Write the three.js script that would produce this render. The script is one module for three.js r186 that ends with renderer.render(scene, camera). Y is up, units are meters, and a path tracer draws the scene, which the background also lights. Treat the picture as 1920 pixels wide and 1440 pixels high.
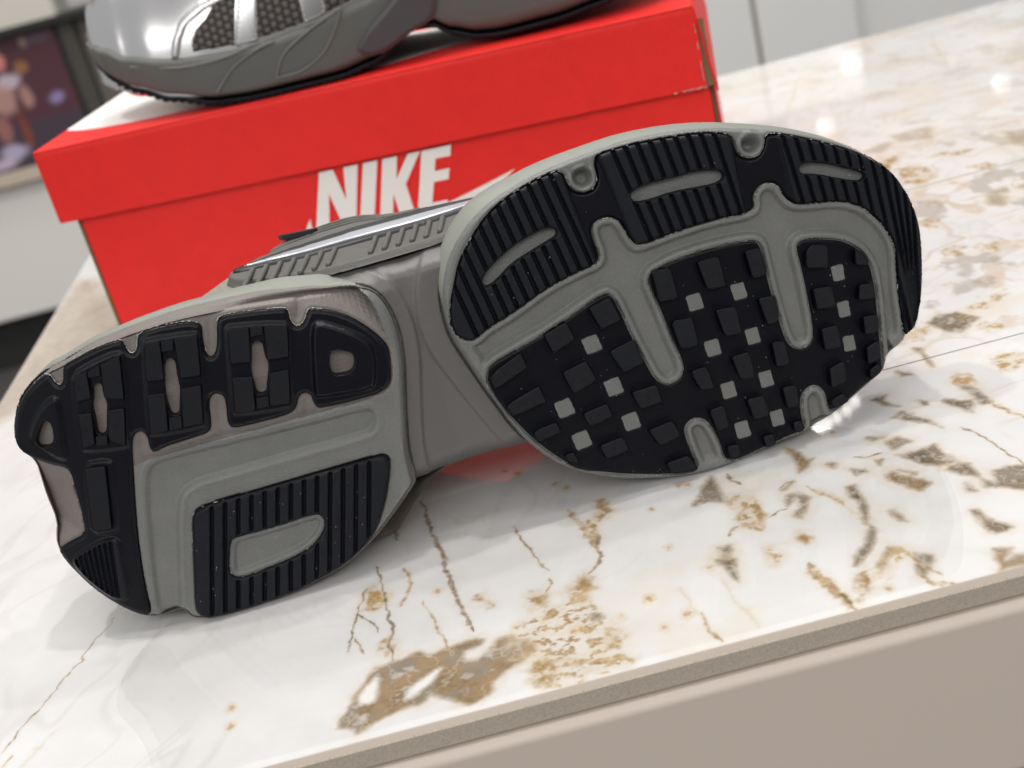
import * as THREE from 'three';
import { mergeGeometries, mergeVertices } from 'three/addons/utils/BufferGeometryUtils.js';
import { RoundedBoxGeometry } from 'three/addons/geometries/RoundedBoxGeometry.js';

// ---------------------------------------------------------------- camera, light, exposure
const scene = new THREE.Scene();
const camera = new THREE.PerspectiveCamera(32.134, 4 / 3, 0.02, 60);
{
  const p = 0.41858272, r = 0.25920209, c = Math.cos(r), s = Math.sin(r);
  const F = new THREE.Vector3(0, -Math.sin(p), -Math.cos(p)), U = new THREE.Vector3(0, Math.cos(p), -Math.sin(p)), R = new THREE.Vector3(1, 0, 0);
  const X = R.clone().multiplyScalar(c).addScaledVector(U, -s), Y = R.clone().multiplyScalar(s).addScaledVector(U, c);
  camera.quaternion.setFromRotationMatrix(new THREE.Matrix4().makeBasis(X, Y, F.clone().negate()));
  camera.position.set(0, 0.23546, 0);
}
camera.focus = 0.452;
camera.userData.fStop = 12.5;
scene.background = new THREE.Color(0.42, 0.418, 0.413);          // the even light of a bright shop
const renderer = new THREE.WebGLRenderer({ antialias: true });
renderer.toneMapping = THREE.LinearToneMapping;
renderer.toneMappingExposure = 0.96;
renderer.shadowMap.enabled = true;
renderer.setSize(1024, 768);

// ---------------------------------------------------------------- helpers
function mulberry(a) { return () => { a |= 0; a = a + 0x6D2B79F5 | 0; let t = Math.imul(a ^ a >>> 15, 1 | a); t = t + Math.imul(t ^ t >>> 7, 61 | t) ^ t; return ((t ^ t >>> 14) >>> 0) / 4294967296; }; }
const rnd = mulberry(7);
const clamp = (x, a = 0, b = 1) => Math.min(b, Math.max(a, x));
const sst = (a, b, x) => { const t = clamp((x - a) / (b - a)); return t * t * (3 - 2 * t); };
const mix = (a, b, t) => a + (b - a) * t;
function hash2(i, j) { let h = Math.imul(i, 374761393) + Math.imul(j, 668265263) | 0; h = Math.imul(h ^ h >>> 13, 1274126177); return ((h ^ h >>> 16) >>> 0) / 4294967296; }
function vnoise(x, y) { const i = Math.floor(x), j = Math.floor(y), fx = x - i, fy = y - j, u = fx * fx * (3 - 2 * fx), v = fy * fy * (3 - 2 * fy); return mix(mix(hash2(i, j), hash2(i + 1, j), u), mix(hash2(i, j + 1), hash2(i + 1, j + 1), u), v); }
function fbm(x, y, o = 4) { let a = 0.5, s = 0, n = 0; for (let k = 0; k < o; k++) { s += a * vnoise(x + k * 17.3, y + k * 9.1); n += a; a *= 0.5; x *= 2.03; y *= 2.03; } return s / n; }
const used = new Map();
function numbered(n) { const k = used.get(n) ?? 0; used.set(n, k + 1); return k ? `${n}_${String(k).padStart(3, '0')}` : n; }
function thing(name, label, category, pos = [0, 0, 0], group) {
  const o = new THREE.Group(); o.name = numbered(name); o.position.set(...pos); o.userData = { label, category };
  if (group) o.userData.group = group;
  scene.add(o); return o;
}
function part(name, geo, mat, parent = scene, data) {
  const m = new THREE.Mesh(geo, mat); m.name = name; m.castShadow = m.receiveShadow = true;
  if (data) Object.assign(m.userData, data);
  parent.add(m); return m;
}
const structure = (name, geo, mat) => part(name, geo, mat, scene, { kind: 'structure' });
const pts2 = (a) => { const r = []; for (let i = 0; i < a.length; i += 2) r.push([a[i], a[i + 1]]); return r; };
function chaikin(p, n = 1) {
  for (; n > 0; n--) { const q = []; p.forEach((a, i) => { const b = p[(i + 1) % p.length]; q.push([a[0] * .75 + b[0] * .25, a[1] * .75 + b[1] * .25], [a[0] * .25 + b[0] * .75, a[1] * .25 + b[1] * .75]); }); p = q; }
  return p;
}
class Poly {                                                          // outline with a signed distance, negative inside
  constructor(a, smooth = 1) {
    this.p = chaikin(Array.isArray(a[0]) ? a : pts2(a), smooth);
    const xs = this.p.map((q) => q[0]), ys = this.p.map((q) => q[1]);
    this.x0 = Math.min(...xs); this.x1 = Math.max(...xs); this.y0 = Math.min(...ys); this.y1 = Math.max(...ys);
    this.c = [xs.reduce((s, v) => s + v, 0) / xs.length, ys.reduce((s, v) => s + v, 0) / ys.length];
  }
  far(x, y) { return Math.hypot(Math.max(this.x0 - x, 0, x - this.x1), Math.max(this.y0 - y, 0, y - this.y1)); }
  sd(x, y, most = 1e9) {
    const f = this.far(x, y); if (f > most) return f;
    const p = this.p, n = p.length; let d = 1e18, s = 1;
    for (let i = 0, j = n - 1; i < n; j = i++) {
      const ax = p[i][0], ay = p[i][1], ex = p[j][0] - ax, ey = p[j][1] - ay, wx = x - ax, wy = y - ay;
      const t = clamp((wx * ex + wy * ey) / (ex * ex + ey * ey || 1e-9)), bx = wx - ex * t, by = wy - ey * t, q = bx * bx + by * by;
      if (q < d) d = q;
      const c1 = y >= ay, c2 = y < p[j][1], c3 = ex * wy > ey * wx;
      if ((c1 && c2 && c3) || (!c1 && !c2 && !c3)) s = -s;
    }
    return s * Math.sqrt(d);
  }
}
// a relief over a grid (mm): height(x, y) -> w or null; group(x, y) -> key; place(x, y, w) -> [X, Y, Z] in mm. One geometry per key.
function relief([x0, x1, y0, y1], step, height, { group = () => 0, place = (x, y, w) => [x, y, w], uv = 20 } = {}) {
  const nx = Math.ceil((x1 - x0) / step) + 1, ny = Math.ceil((y1 - y0) / step) + 1, W = new Float32Array(nx * ny), N = new Float32Array(nx * ny * 3), P = new Float32Array(nx * ny * 3);
  for (let j = 0; j < ny; j++) for (let i = 0; i < nx; i++) {
    const x = x0 + i * step, y = y0 + j * step, h = height(x, y), k = j * nx + i;
    W[k] = h === null ? NaN : h;
    if (h !== null) { const q = place(x, y, h); P[k * 3] = q[0] / 1e3; P[k * 3 + 1] = q[1] / 1e3; P[k * 3 + 2] = q[2] / 1e3; }
  }
  const out = new Map();
  const tri = (a, b, c, g) => {
    let t = out.get(g); if (!t) out.set(g, t = []); t.push(a, b, c);
    const A = a * 3, B = b * 3, C = c * 3, ux = P[B] - P[A], uy = P[B + 1] - P[A + 1], uz = P[B + 2] - P[A + 2], vx = P[C] - P[A], vy = P[C + 1] - P[A + 1], vz = P[C + 2] - P[A + 2];
    const mx = uy * vz - uz * vy, my = uz * vx - ux * vz, mz = ux * vy - uy * vx;
    for (const k of [A, B, C]) { N[k] += mx; N[k + 1] += my; N[k + 2] += mz; }
  };
  for (let j = 0; j + 1 < ny; j++) for (let i = 0; i + 1 < nx; i++) {
    const a = j * nx + i, b = a + 1, c = a + nx, d = c + 1;
    if (W[a] !== W[a] || W[b] !== W[b] || W[c] !== W[c] || W[d] !== W[d]) continue;
    const g = group(x0 + (i + .5) * step, y0 + (j + .5) * step); if (g === null) continue;
    if (Math.abs(W[a] - W[d]) < Math.abs(W[b] - W[c])) { tri(a, b, d, g); tri(a, d, c, g); } else { tri(a, b, c, g); tri(b, d, c, g); }
  }
  const res = {};
  for (const [g, idx] of out) {
    const map = new Map(), pos = [], nor = [], uvs = [], ix = new Array(idx.length);
    idx.forEach((k, q) => {
      let m = map.get(k);
      if (m === undefined) {
        map.set(k, m = pos.length / 3); pos.push(P[k * 3], P[k * 3 + 1], P[k * 3 + 2]);
        const l = Math.hypot(N[k * 3], N[k * 3 + 1], N[k * 3 + 2]) || 1; nor.push(N[k * 3] / l, N[k * 3 + 1] / l, N[k * 3 + 2] / l);
        uvs.push((x0 + (k % nx) * step) / uv, (y0 + Math.floor(k / nx) * step) / uv);
      }
      ix[q] = m;
    });
    const geo = new THREE.BufferGeometry();
    geo.setAttribute('position', new THREE.Float32BufferAttribute(pos, 3)); geo.setAttribute('normal', new THREE.Float32BufferAttribute(nor, 3)); geo.setAttribute('uv', new THREE.Float32BufferAttribute(uvs, 2));
    geo.setIndex(ix); res[g] = geo;
  }
  return res;
}
// rings of equal length (arrays of [x, y, z] in mm) joined into a skin
function skin(rings, { closed = true, caps = false, flip = false } = {}) {
  const n = rings[0].length, pos = [], uv = [], idx = [], m = closed ? n : n - 1;
  rings.forEach((r, k) => r.forEach((q, i) => { pos.push(q[0] / 1e3, q[1] / 1e3, q[2] / 1e3); uv.push(i / n * 16, k / 2); }));
  for (let k = 0; k + 1 < rings.length; k++) for (let i = 0; i < m; i++) {
    const a = k * n + i, b = k * n + (i + 1) % n, c = a + n, d = b + n;
    if (flip) idx.push(a, c, b, b, c, d); else idx.push(a, b, c, b, d, c);
  }
  if (caps) for (const [k, s] of [[0, 1], [rings.length - 1, -1]]) {
    const c = pos.length / 3, r = rings[k], o = [0, 1, 2].map((e) => r.reduce((t, q) => t + q[e], 0) / n); pos.push(...o.map((v) => v / 1e3)); uv.push(0, 0);
    for (let i = 0; i < n; i++) { const a = k * n + i, b = k * n + (i + 1) % n; if ((s > 0) !== flip) idx.push(c, b, a); else idx.push(c, a, b); }
  }
  const g = new THREE.BufferGeometry(); g.setAttribute('position', new THREE.Float32BufferAttribute(pos, 3)); g.setAttribute('uv', new THREE.Float32BufferAttribute(uv, 2)); g.setIndex(idx); g.computeVertexNormals(); return g;
}
function lerpRow(t, x) { if (x <= t[0][0]) return t[0][1]; for (let i = 1; i < t.length; i++) if (x <= t[i][0]) { const f = (x - t[i - 1][0]) / (t[i][0] - t[i - 1][0]), s = f * f * (3 - 2 * f); return mix(t[i - 1][1], t[i][1], mix(f, s, .5)); } return t[t.length - 1][1]; }
function roundedShape(p, r) {
  const s = new THREE.Shape(), n = p.length;
  p.forEach((b, i) => {
    const a = p[(i + n - 1) % n], c = p[(i + 1) % n], la = Math.hypot(a[0] - b[0], a[1] - b[1]), lc = Math.hypot(c[0] - b[0], c[1] - b[1]), q = Math.min(r, la * .45, lc * .45);
    const s0 = [b[0] + (a[0] - b[0]) * q / la, b[1] + (a[1] - b[1]) * q / la], s1 = [b[0] + (c[0] - b[0]) * q / lc, b[1] + (c[1] - b[1]) * q / lc];
    if (i) s.lineTo(...s0); else s.moveTo(...s0);
    s.quadraticCurveTo(b[0], b[1], s1[0], s1[1]);
  });
  s.closePath(); return s;
}
const area = (p) => p.reduce((s, a, i) => { const b = p[(i + 1) % p.length]; return s + a[0] * b[1] - b[0] * a[1]; }, 0) / 2;
const mm = (g) => g.scale(.001, .001, .001);
function noiseTex(size, fn, rx = 1, ry = rx) {
  const d = new Uint8Array(size * size * 4);
  for (let j = 0; j < size; j++) for (let i = 0; i < size; i++) { const v = clamp(fn(i, j)) * 255, k = (j * size + i) * 4; d[k] = d[k + 1] = d[k + 2] = v; d[k + 3] = 255; }
  const t = new THREE.DataTexture(d, size, size); t.wrapS = t.wrapT = THREE.RepeatWrapping; t.magFilter = THREE.LinearFilter; t.minFilter = THREE.LinearMipmapLinearFilter; t.generateMipmaps = true; t.repeat.set(rx, ry); t.needsUpdate = true; return t;
}
// ---------------------------------------------------------------- materials
const wrapN = (i, j, s, o) => { const n = 512 / s, x = i / s, y = j / s, a = Math.floor(x), b = Math.floor(y), u = x - a, v = y - b, h = (p, r) => hash2((p % n) + o, (r % n) + o * 3); return mix(mix(h(a, b), h(a + 1, b), u), mix(h(a, b + 1), h(a + 1, b + 1), u), v); };
const grain = noiseTex(512, (i, j) => .5 + .35 * (wrapN(i, j, 4, 11) - .5) + .5 * (wrapN(i, j, 8, 23) - .5) + .4 * (wrapN(i, j, 32, 5) - .5), .7);
const dusty = noiseTex(512, (i, j) => { const f = wrapN(i, j, 64, 3) * .5 + wrapN(i, j, 32, 9) * .3 + wrapN(i, j, 8, 31) * .2; return .76 + .5 * (f - .35) + (wrapN(i, j, 4, 17) > .93 ? .12 : 0); }, .55);
const knit = noiseTex(128, (i, j) => { const a = (i % 8) / 8, b = ((j + (i >> 3 & 1) * 4) % 8) / 8; return .12 + .88 * (Math.sin(Math.PI * a) * Math.sin(Math.PI * b)) ** .8; });
const faintTone = noiseTex(512, (i, j) => .93 + .10 * (wrapN(i, j, 64, 3) - .5) + .10 * (wrapN(i, j, 8, 31) - .5) + (wrapN(i, j, 4, 17) > .95 ? .06 : 0), .55);
const printTone = noiseTex(512, (i, j) => .93 + .05 * (wrapN(i, j, 128, 3) - .5) + .06 * (wrapN(i, j, 16, 41) - .5) + .05 * (hash2(i >> 1, j >> 1) - .5), .12);
const std = (c, rough, o = {}) => new THREE.MeshPhysicalMaterial({ color: new THREE.Color().setRGB(...c), roughness: rough, ...o });
const M = {
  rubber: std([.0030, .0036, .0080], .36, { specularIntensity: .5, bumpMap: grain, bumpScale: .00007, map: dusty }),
  rubberDarkWall: std([.0012, .0015, .0045], .3, { specularIntensity: .3 }),  // block sides: their dark reflections put into a darker copy of the rubber
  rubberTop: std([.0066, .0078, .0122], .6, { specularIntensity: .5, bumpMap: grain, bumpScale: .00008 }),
  foam: std([.178, .181, .174], .42, { bumpMap: grain, bumpScale: .00015, map: faintTone }),
  foamPale: std([.25, .26, .228], .45, { bumpMap: grain, bumpScale: .00006 }),  // paler copy of the foam, with light from above put into the colour
  taupe: std([.21, .182, .168], .45, { bumpMap: grain, bumpScale: .00014, map: faintTone }),
  shank: std([.128, .122, .119], .42, { bumpMap: grain, bumpScale: .00006 }),
  mesh: std([.27, .25, .215], .9, { bumpMap: knit, bumpScale: .0004 }),
  overlay: std([.105, .102, .092], .6),
  silver: std([.52, .53, .57], .42, { metalness: .85 }),
  leather: std([.84, .83, .845], .26, { metalness: 1 }),
  black: std([.014, .014, .015], .4),
  darkMesh: std([.15, .128, .12], .85, { bumpMap: knit, bumpScale: .0009, map: knit }),
  flash: std([.62, .62, .56], .5),
  lint: std([.7, .68, .64], .8),
  red: std([.90, .027, .022], .5, { specularIntensity: .6, bumpMap: grain, bumpScale: .00012, map: printTone }),
  white: std([.88, .855, .82], .6),
  card: std([.20, .14, .078], .85),
  dark: std([.02, .02, .02], .7),
};
const LP = 3.7, PP = 2.3;                                                      // strength of the unseen ceiling lamps and of the light panels
const STAINS = [
  ['b', [-74.4,-321.8,-74,-325.4,-70.8,-333.1,-68.7,-337.5,-66.2,-343.2,-63.2,-346.8,-58.9,-347.8,-56.3,-348,-49.4,-349.3,-47,-346.1,-40.1,-347.3,-31.5,-348.5,-29.5,-346.9,-30.5,-344.8,-35.3,-343.7,-36.7,-340.8,-35.7,-337.6,-31.1,-337.6,-27.9,-340.4,-25,-344.8,-20.7,-345.1,-19,-341.4,-15.6,-341.3,-14,-337,-15,-332.6,-18.9,-330.9,-23.3,-328.7,-27.7,-324.7,-28.9,-321.2,-31.6,-317.9,-35.6,-317.1,-43.2,-323.5,-47.1,-326.4,-49.7,-323.6,-54.1,-324.2,-59.5,-322,-65.5,-319.5,-69.9,-317,-70.7,-319.7,-72,-320.8]],
  ['w', [-69.2,-333.1,-68.3,-336,-65.4,-340.8,-63.3,-342,-62.5,-338.9,-63.4,-332.6,-65,-330,-68.3,-330.8]],
  ['w', [-55.2,-329.2,-52.6,-332.7,-49.2,-334.6,-45.3,-338.3,-42.4,-337.7,-45.5,-334.3,-49.1,-329.2,-54.5,-326.9]],
  ['o', [-67.4,-386,-66,-394.6,-60.3,-391.9,-59.4,-382.2,-65.1,-380.1]],
  ['o', [-30.4,-372.6,-26,-371.3,-24.2,-361.7]],
  ['o', [-62.2,-356.4,-61.3,-361.9,-58.2,-359.1,-58,-350.9,-60.5,-352.8]],
  ['o', [-12.2,-366.3,-7.9,-365.1,-6.3,-357.2,-10.1,-355.1,-13.3,-357.4]],
  ['s', [3.4,-363.7,6.9,-363.6,5.3,-347.9,8.5,-336.8,11.3,-332,10.7,-326,13.4,-314.7,2.5,-316.2,-11.3,-314.4,-16.3,-321.7,-13.1,-331.1,-21,-334.5,-16.9,-348.5,-10.4,-352.9,-1.4,-354.9]],
  ['o', [3.3,-366.1,7.7,-368.1,7.4,-358.5,4.8,-350.4,-0.7,-353.8]],
  ['o', [-14.6,-329,-11,-328.7,-10.9,-316.8,-15.7,-316.9,-15.9,-325.5]],
  ['o', [7.5,-335.9,11.3,-332,10.7,-326,8.4,-327]],
  ['o', [-6.2,-327.3,-2.6,-327.1,-0.4,-322.8,-5.2,-323.5]],
  ['b', [5.6,-344.8,8.1,-344.3,6.7,-341.3,5.2,-342]],
  ['d', [54.9,-402.6,59.2,-408.3,59.3,-399.2,60.2,-388,53.9,-392.4,49.1,-392.1,51.4,-395.7]],
  ['o', [61.7,-390.1,65.9,-391.6,69,-384.2,68,-374.5,66.4,-365.6,61.6,-369,60.7,-377.5]],
  ['b', [88.1,-413.9,91.4,-408.8,91.7,-402.2,94.6,-402.1,90.1,-397,87.1,-395.1,88.6,-403]],
  ['b', [78.7,-382.7,83,-383.2,84.7,-378.5,82.1,-371.6,79.3,-367.2,77,-369.8,80.8,-373.2,81.7,-379.2,77.4,-376.9]],
  ['b', [50.1,-362.8,54,-362.5,52.3,-355.9,50.2,-357.8]],
  ['d', [48.1,-356.4,53.1,-353.9,51.2,-342.1,50,-348.9]],
  ['s', [63.6,-356,66.3,-354.6,66.3,-348.9,64.2,-347.5]],
  ['o', [74.6,-360.5,77.5,-359.9,77.9,-352.9,74.2,-354.8]],
  ['s', [43.8,-355.2,46.4,-353.1,43.6,-350.5]],
  ['o', [17.6,-412,21.5,-411.9,21.4,-400.2,15.3,-397.8]],
  ['d', [126.4,-431.8,132,-433.1,129,-429,132.4,-422.1,129.9,-424.8]],
  ['d', [127.8,-415.1,132.3,-418,135.5,-414.9,133.4,-413.3,137.8,-407.2,139.7,-400,137.9,-404.9]],
  ['d', [140.2,-423.1,142.6,-420.3,141.3,-418.2]],
  ['d', [146.8,-418.3,148.1,-419.2,152.4,-414.2,155.9,-413.1,152.7,-404.7,150.5,-409.6]],
  ['d', [120.1,-389.9,127.2,-388.9,133,-390.6,133.2,-385.4,135,-376.3,129.9,-376.3,124.3,-381.5]],
  ['d', [130.4,-373.1,134.6,-375.5,137.6,-372.9,137.1,-364.5,132.7,-367.9]],
  ['d', [98.4,-378.5,101.3,-378.9,100.4,-369.9,99.4,-361.5,96.4,-354.3,96.7,-358.4,99.1,-368.8,97.4,-371.6]],
  ['d', [97,-353.1,98.3,-350.7,94.5,-342.7,88.2,-335.6,85.7,-334.4,87.9,-339.6,93.2,-345]],
  ['d', [103.6,-332.5,107.6,-329,104.6,-323.6,101,-320.8,101.7,-326.5]],
  ['d', [137.5,-362.4,140,-358.3,142.7,-365.2,149.3,-365.2,154.9,-362,148.3,-348.2,140.8,-355.1,136.2,-357.6]],
  ['d', [127.1,-346.6,128.6,-346.2,130.2,-338.2,134,-332.9,128.2,-331.9,127,-334.9]],
  ['d', [131.9,-362.8,132.8,-356.8,130.4,-357.2]],
  ['d', [156.1,-427.5,158.8,-424.5,160.7,-419.6,161.2,-407.4,157.7,-408.5,157.5,-419.2]],
  ['d', [116.5,-380.5,121.1,-375.9,120.3,-374.9]],
  ['d', [103.6,-388.3,107.1,-386.3,107.3,-384.2,103.7,-384.3]],
  ['b', [115.3,-406.5,120.8,-404.3,119.7,-402.8,115.9,-402.9]],
  ['b', [119.9,-400.5,124,-401.3,127.2,-396.2,119.9,-394.2]],
  ['b', [112.4,-379.4,114.6,-380.1,122.5,-368,117.9,-365.4,112,-375.7]],
  ['b', [104.7,-358.6,106.8,-358.4,107.9,-350,106.4,-351.6]],
  ['b', [91.1,-331,97.6,-339.6,101.2,-336.9,95.9,-334,91.8,-328.4]],
  ['b', [124.4,-324.4,128.6,-323,124.1,-317.6,128.2,-318.6,134.2,-318.6,131.6,-313.2,121.8,-314.3]],
  ['b', [112.3,-390.4,113.9,-389.5,112.3,-386.4]],
  ['b', [78.7,-387.5,83.4,-390.7,80.2,-387.7]],
  ['b', [97.3,-395.9,99.3,-394.8,98.5,-392.2]],
  ['s', [85.3,-328.5,90.5,-330.5,95.9,-334,100.7,-335.6,93.5,-327.5]],
  ['s', [64.6,-354.7,66.9,-349.4,64.6,-347.3]],
  ['o', [85.3,-328.5,91.6,-326.9,83.8,-321.1,78.8,-314.9,84.4,-326]],
  ['d', [167.7,-482.7,174.5,-487,180.6,-485.6,185.7,-475.6,175.3,-466.7,170.8,-471.5]],
  ['d', [245.1,-600.7,251.3,-592.3,244.2,-582.6,242.5,-588.9]],
  ['o', [201.6,-550.1,209.5,-551.3,208.7,-542.1,199.9,-541.7]],
  ['o', [216.7,-545.1,222.4,-544.1,221,-535.5,215.1,-538.6]],
  ['o', [206.1,-588.2,213.6,-590.4,209.4,-578.6]],
  ['o', [185,-485.5,192.6,-487.6,192.6,-481.3]],
  ['o', [158.4,-474.5,164.6,-480.4,164.4,-473.1,157.8,-467.6]],
  ['o', [173.2,-437.7,182.8,-441.8,188.3,-432.7,173.5,-426]],
  ['o', [156.1,-433.7,163.4,-432.7,163.9,-422.4,156.1,-427.5]],
  ['o', [199.5,-490.5,202,-488.6,198.7,-486.2]],
  ['o', [183.3,-471.3,191.2,-462.6,181.5,-462.3]],
  ['b', [154.8,-464,156.9,-462.5,154.6,-445]],
  ['b', [142.2,-449.4,145.6,-443.2,142.3,-444.1]],
  ['d', [225.3,-714.5,237.9,-721.5,242.2,-716.7,229.9,-705.3]],
  ['d', [246,-729.7,268,-728.6,260.5,-708.7,246.1,-716.5]],
  ['d', [292,-685.2,308.2,-678.9,293.2,-647.6,288.3,-664.8]],
  ['d', [245.7,-602.7,255.7,-605.7,245.8,-584,241.1,-588.5]],
  ['o', [246.8,-680.9,271.5,-673.6,256.2,-668.8]],
  ['o', [224.4,-672.3,237.6,-669.7,241.3,-651,221.9,-639.2]],
  ['o', [256.5,-649.8,268.7,-642.3,259.4,-637.6]],
  ['o', [223.3,-692.5,237.2,-693.3,221.4,-671.7]],
  ['o', [217.8,-610.6,221.9,-609.9,218.1,-607.2]],
  ['t', [-270.1,-807.3,-262.4,-901.8,-203.8,-758.6,-201.7,-706.1,-223,-689.5,-253.4,-665.9,-280.4,-600.6,-291.2,-601]],
  ['t', [-262.3,-867.8,-257.9,-878.1,-249.2,-852.1,-253.2,-844.6]],
  ['t', [-247.4,-814.7,-243.1,-829,-231.2,-792.9,-236,-782.3]],
  ['t', [-235.1,-786.3,-226.4,-775.2,-218,-751.1,-228.7,-761.1]],
];
const VEINS = [
  ['d', 0.8, [-61.2,-397.5,-59,-377.2,-57.6,-367.1,-58.7,-359.3,-57.8,-348]],
  ['d', 0.8, [-66,-394.6,-69.7,-379.8,-71,-371.7,-72.3,-364.7,-72.3,-359.4]],
  ['d', 0.7, [-69.7,-380.2,-66.5,-375.9,-63.4,-371.3,-62.3,-366.2]],
  ['b', 0.7, [-70.3,-366,-68.5,-362.2,-67.5,-356.6]],
  ['o', 1.3, [-52.8,-401.3,-51,-390,-52.6,-383.2,-54.6,-377.6]],
  ['b', 2.0, [-44.4,-445.6,-43.1,-429.4,-40.9,-413.7,-38.7,-401.5,-36.5,-383.8,-35.9,-372,-33.8,-363.1,-32.4,-352.6]],
  ['b', 0.9, [-12.9,-409.7,-10.7,-399.1,-7.6,-385.9,-4.8,-375.1]],
  ['o', 0.7, [-4.6,-371.6,-5.5,-366.3,-6.9,-363]],
  ['o', 0.8, [-46.9,-378,-43.6,-362.2,-41.5,-353,-40.1,-347.3]],
  ['o', 3.2, [7.2,-410.7,9.3,-401.9,11.8,-391.2,13.6,-379.6]],
  ['b', 1.4, [13.5,-398.7,14.3,-389,14,-380.3,12.2,-372.6,9.6,-368.8,7.7,-368.1]],
  ['o', 2.5, [12.9,-400.9,14,-392.8,14,-387.4]],
  ['b', 1.2, [-56.1,-436.2,-55.3,-426.9,-54.9,-421.8]],
  ['b', 0.8, [-62.8,-407.1,-61.2,-396.6]],
  ['o', 1.5, [36.5,-331.8,37.4,-322.2,39.2,-315.2]],
  ['f', 0.8, [33.7,-346.7,35.3,-335.3,36.3,-327.6]],
  ['f', 0.8, [46.7,-345.8,48.3,-331.4,51.3,-317.2]],
  ['b', 1.6, [63.9,-407.7,65.1,-401,67.4,-397.2]],
  ['b', 0.8, [70.2,-372.5,73.7,-375.2,77.3,-375.1]],
  ['b', 1.2, [55.2,-368.8,59,-373]],
  ['d', 0.8, [78.4,-388.1,81.6,-390.8,83.6,-390.6]],
  ['o', 4, [73.2,-342.2,74.2,-332.4,76.1,-325.5,76.9,-315.1]],
  ['o', 3, [73.2,-334.4,75,-328.3,77.4,-321.2,78.1,-313.8]],
  ['b', 1.5, [77.2,-322.8,77.8,-317.5,78.1,-313.8]],
  ['o', 2, [100.4,-321.2,102.9,-315.5,107.2,-313.5]],
  ['o', 2, [87,-385.8,90.8,-376.1,93.8,-368.9]],
  ['o', 2.2, [160.8,-406.6,163.3,-399.3,167.8,-388.8]],
  ['b', 0.7, [145.8,-396.3,147.8,-390.2,149.7,-379.8,152.5,-364.3]],
  ['b', 0.8, [107.1,-395.4,111.2,-393.6,115.8,-393.5]],
  ['o', 1.6, [100,-338.3,101.6,-333.6,102.9,-329.7,106.3,-319]],
  ['f', 1.5, [90,-382.2,93,-372.1,95.9,-359.8]],
  ['b', 0.5, [-185.5,-354.5,-181.5,-364.8,-177,-374.1,-172.8,-386.2,-167.8,-396.3,-164.6,-409.4,-159,-419.6]],
  ['f', 0.7, [-176.5,-343.9,-172.2,-353.1,-168.4,-359.5]],
  ['o', 0.5, [-183.1,-346.5,-181.1,-351.4]],
  ['f', 1.2, [351.5,-932.3,339.9,-897.6,328.6,-852.6,323.4,-834.6]],
  ['f', 1.2, [216.7,-838.2,229.9,-866.4,243.7,-903.1]],
  ['d', 0.8, [108.3,-461.3,112.3,-463.9]],
];
const DOTS = [14,-339.7,25.1,-328.8,33,-332.7,23.6,-345.7,-9.1,-349.3,0.9,-338.9,-1.4,-339.2,-18.1,-349,-41.9,-381,23.5,-345.8,35.5,-370.7,35.1,-397.2,-109.7,-346.1,-109.2,-336.7,106.1,-416.4,90.3,-319.4,47.5,-407.7,50.1,-406.8,-11.4,-452.5,-6.7,-447.6,5.7,-431.9,9.1,-426.9];
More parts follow.
